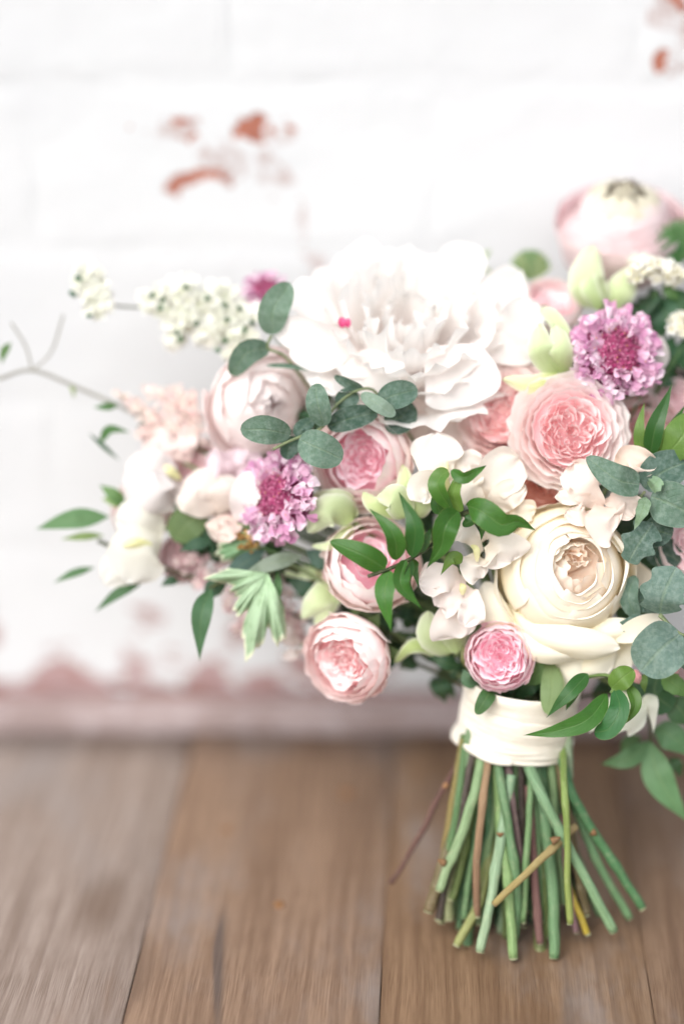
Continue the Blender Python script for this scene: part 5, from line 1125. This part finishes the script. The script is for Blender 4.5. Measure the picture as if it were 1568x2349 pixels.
astilbe('ochre brown dried flower tuft just below the left scabiosa', (570, 1245, 5.2), [(595, 1240, 540, 1225, 16), (590, 1250, 545, 1255, 12)], [lin(h) for h in ('#b98e4e', '#8f6a3c', '#d8b678', '#a37f45')], 70, size=.0013, depth=(4.6, 5.6))

# bare twig at the far left
t = sprig('twig', 'thin grey bare twig with forked tips at the far left edge', 'twig', (440, 1040, 9.5))
TW = lin('#b3b1ab')
add_tube(t, 'branch', M_WOODY, TW, [P(*p) for p in ((1180, 1600, 7), (800, 1250, 10.5), (440, 1040, 9.8), (300, 945, 9.2), (180, 890, 9), (74, 849, 8.8), (0, 868, 8.7), (-60, 880, 8.7))], .0013, n=7, samples=34)
add_tube(t, 'branch', M_WOODY, TW, [P(*p) for p in ((74, 849, 8.8), (60, 795, 8.7), (26, 740, 8.7))], .0008, n=6, samples=8)
add_tube(t, 'branch', M_WOODY, TW, [P(*p) for p in ((76, 849, 8.8), (118, 808, 8.9), (146, 722, 9))], .0008, n=6, samples=8)
add_sheet(t, 'leaf', M_LEAF, lin('#6f9f5a'), [(26, 786, 8.4), (10, 806, 8.2), (4, 836, 8.4)], 10, shape='lance', nu=7, nv=9)
add_sheet(t, 'leaf', M_LEAF, lin('#c3d4a2'), [(160, 885, 8.8), (168, 895, 8.6), (170, 915, 8.8)], 6, shape='lance', nu=5, nv=7)

# ------------------------------------------------------------------ dark filling leaves deep between the blooms
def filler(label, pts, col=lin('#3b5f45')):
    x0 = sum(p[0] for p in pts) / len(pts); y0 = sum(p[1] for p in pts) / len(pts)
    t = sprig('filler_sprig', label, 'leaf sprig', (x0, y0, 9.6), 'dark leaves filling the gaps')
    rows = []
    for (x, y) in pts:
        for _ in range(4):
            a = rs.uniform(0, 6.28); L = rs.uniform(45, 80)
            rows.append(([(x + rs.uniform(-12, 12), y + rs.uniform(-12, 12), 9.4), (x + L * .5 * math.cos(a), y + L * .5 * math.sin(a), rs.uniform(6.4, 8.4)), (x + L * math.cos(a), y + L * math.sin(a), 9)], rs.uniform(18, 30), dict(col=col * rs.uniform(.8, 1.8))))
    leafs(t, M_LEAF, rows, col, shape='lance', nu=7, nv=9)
    stem_part(t, P(x0, y0, 9.8), None, r=.0014)
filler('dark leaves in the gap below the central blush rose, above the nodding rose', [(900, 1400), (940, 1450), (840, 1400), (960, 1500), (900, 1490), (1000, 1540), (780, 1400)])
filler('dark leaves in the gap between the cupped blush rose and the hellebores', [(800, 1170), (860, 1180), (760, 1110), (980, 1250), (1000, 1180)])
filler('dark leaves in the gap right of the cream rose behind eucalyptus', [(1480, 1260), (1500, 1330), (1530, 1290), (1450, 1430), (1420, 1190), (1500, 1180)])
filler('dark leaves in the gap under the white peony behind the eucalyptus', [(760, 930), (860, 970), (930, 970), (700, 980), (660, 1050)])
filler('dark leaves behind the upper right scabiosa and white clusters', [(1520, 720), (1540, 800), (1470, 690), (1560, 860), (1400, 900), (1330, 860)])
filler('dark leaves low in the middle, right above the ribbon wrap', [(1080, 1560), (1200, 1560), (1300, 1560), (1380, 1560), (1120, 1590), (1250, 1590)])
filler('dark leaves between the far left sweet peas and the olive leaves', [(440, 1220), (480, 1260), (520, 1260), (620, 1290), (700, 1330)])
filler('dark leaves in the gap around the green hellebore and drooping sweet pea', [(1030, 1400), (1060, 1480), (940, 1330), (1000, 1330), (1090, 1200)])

# ------------------------------------------------------------------ ribbon wrap
def ribbon():
    top = P(1196, 1574, 5.7); bot = P(1175, 1700, 6.8)
    ax = norm(bot - top); X = norm(RGT - ax * (RGT @ ax)); Y = np.cross(ax, X)
    t = thing('ribbon_wrap', bot, 'ivory silk ribbon wound around the stems below the flowers', 'ribbon')
    n, m = 56, 30
    Lh = np.linalg.norm(bot - top)
    def band(name, s0, s1, rr, seed, amp, lip=.0006, th_off=0., slant=0.):
        pts = np.zeros((m, n + 1, 3))
        for i in range(m):
            s = i / (m - 1)
            for j in range(n + 1):
                a = 2 * math.pi * j / n
                f = s0 + (s1 - s0) * s + slant * math.cos(a + th_off)
                q = top + ax * Lh * f
                r_ = rr * (1 + .035 * (f - .4) ** 2) + amp * noise.noise(Vector((math.cos(a) * 1.5, math.sin(a) * 1.5, s * 5 + seed))) + amp * .35 * noise.noise(Vector((math.cos(a) * 3, math.sin(a) * 3, s * 13 + seed)))
                e = min(s, 1 - s); r_ -= lip * math.exp(-e * 28)
                pts[i, j] = q + X * math.cos(a) * r_ * 1.02 + Y * math.sin(a) * r_ * .92
        o = mesh_obj(name, pts.reshape(-1, 3), grid_faces(m, n + 1), M_RIBBON, t, grid_uv(m, n + 1))
        md = o.modifiers.new('thick', 'SOLIDIFY'); md.thickness = .0007; md.offset = -1
    r0 = 131 * PX * 1.05
    band('ribbon_turn', -.10, .66, r0 * .990, 1.3, .0010, slant=-.02)
    band('ribbon_turn', .30, .93, r0 * 1.0, 4.1, .0010, slant=.035, th_off=.6)
    band('ribbon_turn', .80, 1.06, r0 * 1.009, 7.7, .0010, slant=.02, th_off=2.4)
    # rolled loose fold at the lower left
    ring = []
    for j in range(40):
        a = R(95) + R(130) * j / 39
        ring.append(top + ax * Lh * (1.0 + .03 * math.sin(j * .3)) + X * math.cos(a) * r0 * 1.035 + Y * math.sin(a) * r0 * .95)
    o = add_tube(t, 'rolled_edge', M_RIBBON, np.ones(3) * .7, ring, .0016 + .0008 * np.sin(np.linspace(0, math.pi, 40)), n=8)
    for k, (x, y) in enumerate(()):
        pass
ribbon()

# ------------------------------------------------------------------ cut stems
t = thing('stem_bundle', P(1190, 2100, 6), 'spread bundle of cut green and brown flower stems under the ribbon', 'stems')
def cs(pts, w, col, ctip=None, name='stem', label=None, wob=.0006, mat=None, cut=None):
    """stem through points given in the lower-right detail view: x, y, depth; w = width"""
    q = [P(848 + x * .459, 1501 + y * .459, max(c, 5.0) if y < 560 else c) for x, y, c in pts]
    # carry it up into the ribbon
    up = q[0] + (q[0] - q[1]) / np.linalg.norm(q[0] - q[1]) * .0
    d = norm(q[0] - q[1])
    r = w * .459 * PX / 2 * 1.12
    n = 40
    q_ = np.linspace(0, 1, n); nd_ = (pts[0][0] * .0137) % 1
    prof = r * (1 + .05 * np.sin(q_ * 7 + pts[0][0]) + .012 * np.sin(q_ * 23 + pts[1][0]) + .20 * np.exp(-((q_ - .35 - .5 * nd_) / .03) ** 2)) * np.linspace(1.04, .96, n)
    prof[-1] *= .9
    o = add_tube(t, name, mat or M_STEM, lin(col), [q[0] + d * .012] + q, prof, n=10, samples=n, ctip=lin(ctip) if ctip else None, wob=wob, label=label)
    cc = lin(cut or '#d9dcae'); e = norm(q[-1] - q[-2])
    v, f, uv = tube_mesh([q[-1] - e * .0004, q[-1] + e * .0007], [r * .86, r * .78], 10)
    mesh_obj('cut_end', v, f, M_STEM, o, uv, cc)
B = 4.4
cs([(490, 470, 5.0), (470, 640, 5.2), (440, 790, 5.4), (420, 960, 5.6)], 42, '#8fb583')
cs([(570, 470, 4.0), (520, 700, 3.8), (450, 920, 3.8), (395, 1050, 3.8), (345, 1180, 3.9)], 47, '#9cc488', '#b3cf9a')
cs([(450, 520, 5.2), (420, 700, 5.4), (385, 900, 5.6), (365, 1050, 5.8)], 38, '#a79a55', '#b59c5c')
cs([(600, 470, 3.6), (575, 660, 3.4), (545, 900, 3.4), (530, 1100, 3.6), (537, 1310, 4.0)], 36, '#a88d6d', '#8a6a55', label='tan brown woody stem', mat=M_WOODY)
cs([(630, 470, 3.6), (665, 700, 3.4), (705, 950, 3.4), (735, 1180, 3.6), (722, 1420, 4.0)], 44, '#86ad7c', '#7fae78')
cs([(685, 480, 3.9), (705, 700, 3.9), (740, 950, 4.0), (765, 1090, 4.2)], 38, '#7d6a68', '#6b5556', label='mauve brown stem', mat=M_WOODY)
cs([(690, 700, 3.9), (640, 1010, 3.4), (600, 1230, 3.0), (550, 1485, 3.0)], 48, '#9ec79c', '#bfdcb0')
cs([(640, 640, 4.4), (655, 900, 3.8), (690, 1150, 3.4), (716, 1520, 3.2)], 50, '#97bd72', '#a9cf86')
cs([(800, 500, 3.8), (800, 720, 3.6), (785, 950, 3.6), (765, 1340, 3.9)], 32, '#7fa874', '#93bb7c')
cs([(760, 490, 3.4), (850, 690, 3.1), (930, 850, 3.1), (1010, 1000, 3.3), (1120, 1200, 3.6), (1215, 1385, 4.0)], 50, '#8cb88a', '#a6cf9a')
cs([(820, 500, 4.6), (860, 760, 4.4), (900, 1050, 4.0), (920, 1300, 3.6), (918, 1515, 3.5)], 54, '#6f9d6c', '#86b27c')
cs([(962, 470, 2.9), (972, 700, 2.6), (985, 950, 2.6), (985, 1150, 2.8), (998, 1345, 3.0)], 33, '#94b95e', '#b3c266', label='yellow green front stem')
cs([(940, 470, 4.4), (1010, 690, 4.4), (1110, 880, 4.4), (1230, 1060, 4.6), (1360, 1270, 4.8)], 46, '#55915a', '#68a068', label='dark green outer stem with a node')
cs([(930, 480, 5.2), (1020, 750, 5.4), (1140, 1040, 5.6), (1295, 1320, 5.8)], 42, '#79a878', '#8fbf86')
cs([(880, 470, 5.4), (930, 700, 5.4), (985, 880, 5.6), (1060, 1090, 5.8), (1150, 1300, 6)], 48, '#74a070')
cs([(960, 925, 3.2), (880, 1000, 2.6), (760, 1115, 2.2), (622, 1248, 2.4)], 36, '#98855f', '#a3925f', label='tan stem crossing the others diagonally', mat=M_WOODY, cut='#c9a878')
cs([(800, 760, 4.6), (815, 1000, 4.4), (830, 1230, 4.2), (850, 1445, 4.2)], 38, '#8a6562', '#7d5c58', label='mauve brown stem', mat=M_WOODY)
cs([(960, 900, 4.8), (990, 1150, 4.6), (1030, 1390, 4.6)], 30, '#85625f', '#8a6a70', mat=M_WOODY)
cs([(960, 1080, 5.0), (1030, 1260, 4.6), (1088, 1400, 4.4)], 34, '#c7a83a', '#e6c832', label='yellow stem end')
cs([(420, 900, 5.2), (370, 1040, 4.8), (330, 1170, 4.6), (292, 1285, 4.6)], 58, '#8a8258', '#8f7a55', label='olive brown stem end at the left')
cs([(420, 1020, 5.4), (385, 1180, 5.2), (392, 1325, 5.2)], 62, '#9aa36c', '#b0b583')
cs([(600, 1000, 4.8), (540, 1250, 4.2), (432, 1455, 4.0)], 44, '#8f9f58', '#b9bd72')
cs([(560, 1000, 5.6), (510, 1250, 5.4), (485, 1465, 5.2)], 46, '#5c8a5c', '#6f9c68')
cs([(480, 600, 6.4), (480, 850, 6.6), (495, 1150, 6.8), (490, 1300, 7)], 48, '#5f8f5a')
cs([(590, 560, 6.0), (585, 850, 6.2), (572, 1150, 6.4), (560, 1350, 6.6)], 46, '#7d8f4c')
cs([(990, 440, 4.8), (992, 560, 5.0), (985, 660, 5.2), (975, 900, 6)], 44, '#b4cba4')
cs([(850, 600, 6.2), (850, 900, 6.0), (850, 1250, 5.4), (850, 1530, 4.6)], 60, '#6f7c48', '#8f9a5a')
cs([(735, 500, 5.0), (738, 700, 5.4), (720, 1000, 6), (650, 1400, 6.4)], 42, '#a7c79c')
cs([(700, 600, 7.2), (680, 1000, 7.4), (640, 1420, 7.2)], 56, '#4f7a54')
cs([(790, 600, 7.4), (800, 1000, 7.6), (790, 1430, 7.4)], 56, '#476f50')
cs([(900, 600, 7.2), (950, 1000, 7.4), (1010, 1330, 7.6)], 56, '#4f7d60')
cs([(640, 600, 8), (590, 1000, 8.4), (450, 1350, 8.6)], 56, '#56794a')
for k in range(56):
    x0 = 466 + 9 * k + rng.uniform(-10, 10); sp_ = (x0 - 730) * .55 + rng.uniform(-60, 60); yb = 1420 - abs(x0 - 720) * .45 + rng.uniform(-120, 40)
    cc_ = ['#6f9a60', '#7f9450', '#5a8a5c', '#86754f', '#5f5048', '#7fa872', '#8fb078'][k % 7]
    zz_ = (4.9, 5.9, 7.4, 8.4)[k % 4]; cs([(x0, 500, zz_ - .6), (x0 + sp_ * .35, 850, zz_ - .2), (x0 + sp_ * .8, 1150, zz_), (x0 + sp_, yb, zz_)], rng.uniform(28, 44), cc_)
# a few offcut leaf stubs and thorns along the stems
for x, y, dx, dy, c in ((650, 890, 0, 25, 3.3), (905, 935, 45, -20, 2.5), (1105, 885, 28, 18, 4.1), (378, 1045, -40, -18, 3.7)):
    p = [P(848 + (x + dx * k) * .459, 1501 + (y + dy * k) * .459, c) for k in (0, .5, 1)]
    add_tube(t, 'leaf_stub', M_WOODY, lin('#8a6848'), p, np.array([.0024, .0020, .0006]), n=7)
# brown dry twig to the left of the bundle
t = thing('dry_twig', P(900, 2022, 6), 'thin dark brown dry twig pointing down left from the ribbon', 'twig')
add_tube(t, 'branch', M_WOODY, lin('#6a4d47'), [P(848 + x * .459, 1501 + y * .459, c) for x, y, c in ((470, 480, 6), (385, 640, 6.2), (330, 730, 6.2), (262, 880, 6.2), (190, 1010, 6.3), (108, 1145, 6.4))], np.array([.0012, .0014, .0022, .0016, .0022, .0019, .0021, .0015, .0016, .0018]), n=8, samples=10, wob=.0012)
add_tube(t, 'bud_node', M_WOODY, lin('#b98a60'), [P(848 + x * .459, 1501 + y * .459, c) for x, y, c in ((390, 640, 6.2), (378, 655, 6.1), (366, 668, 6.2))], np.array([.0010, .0017, .0008]), n=8)
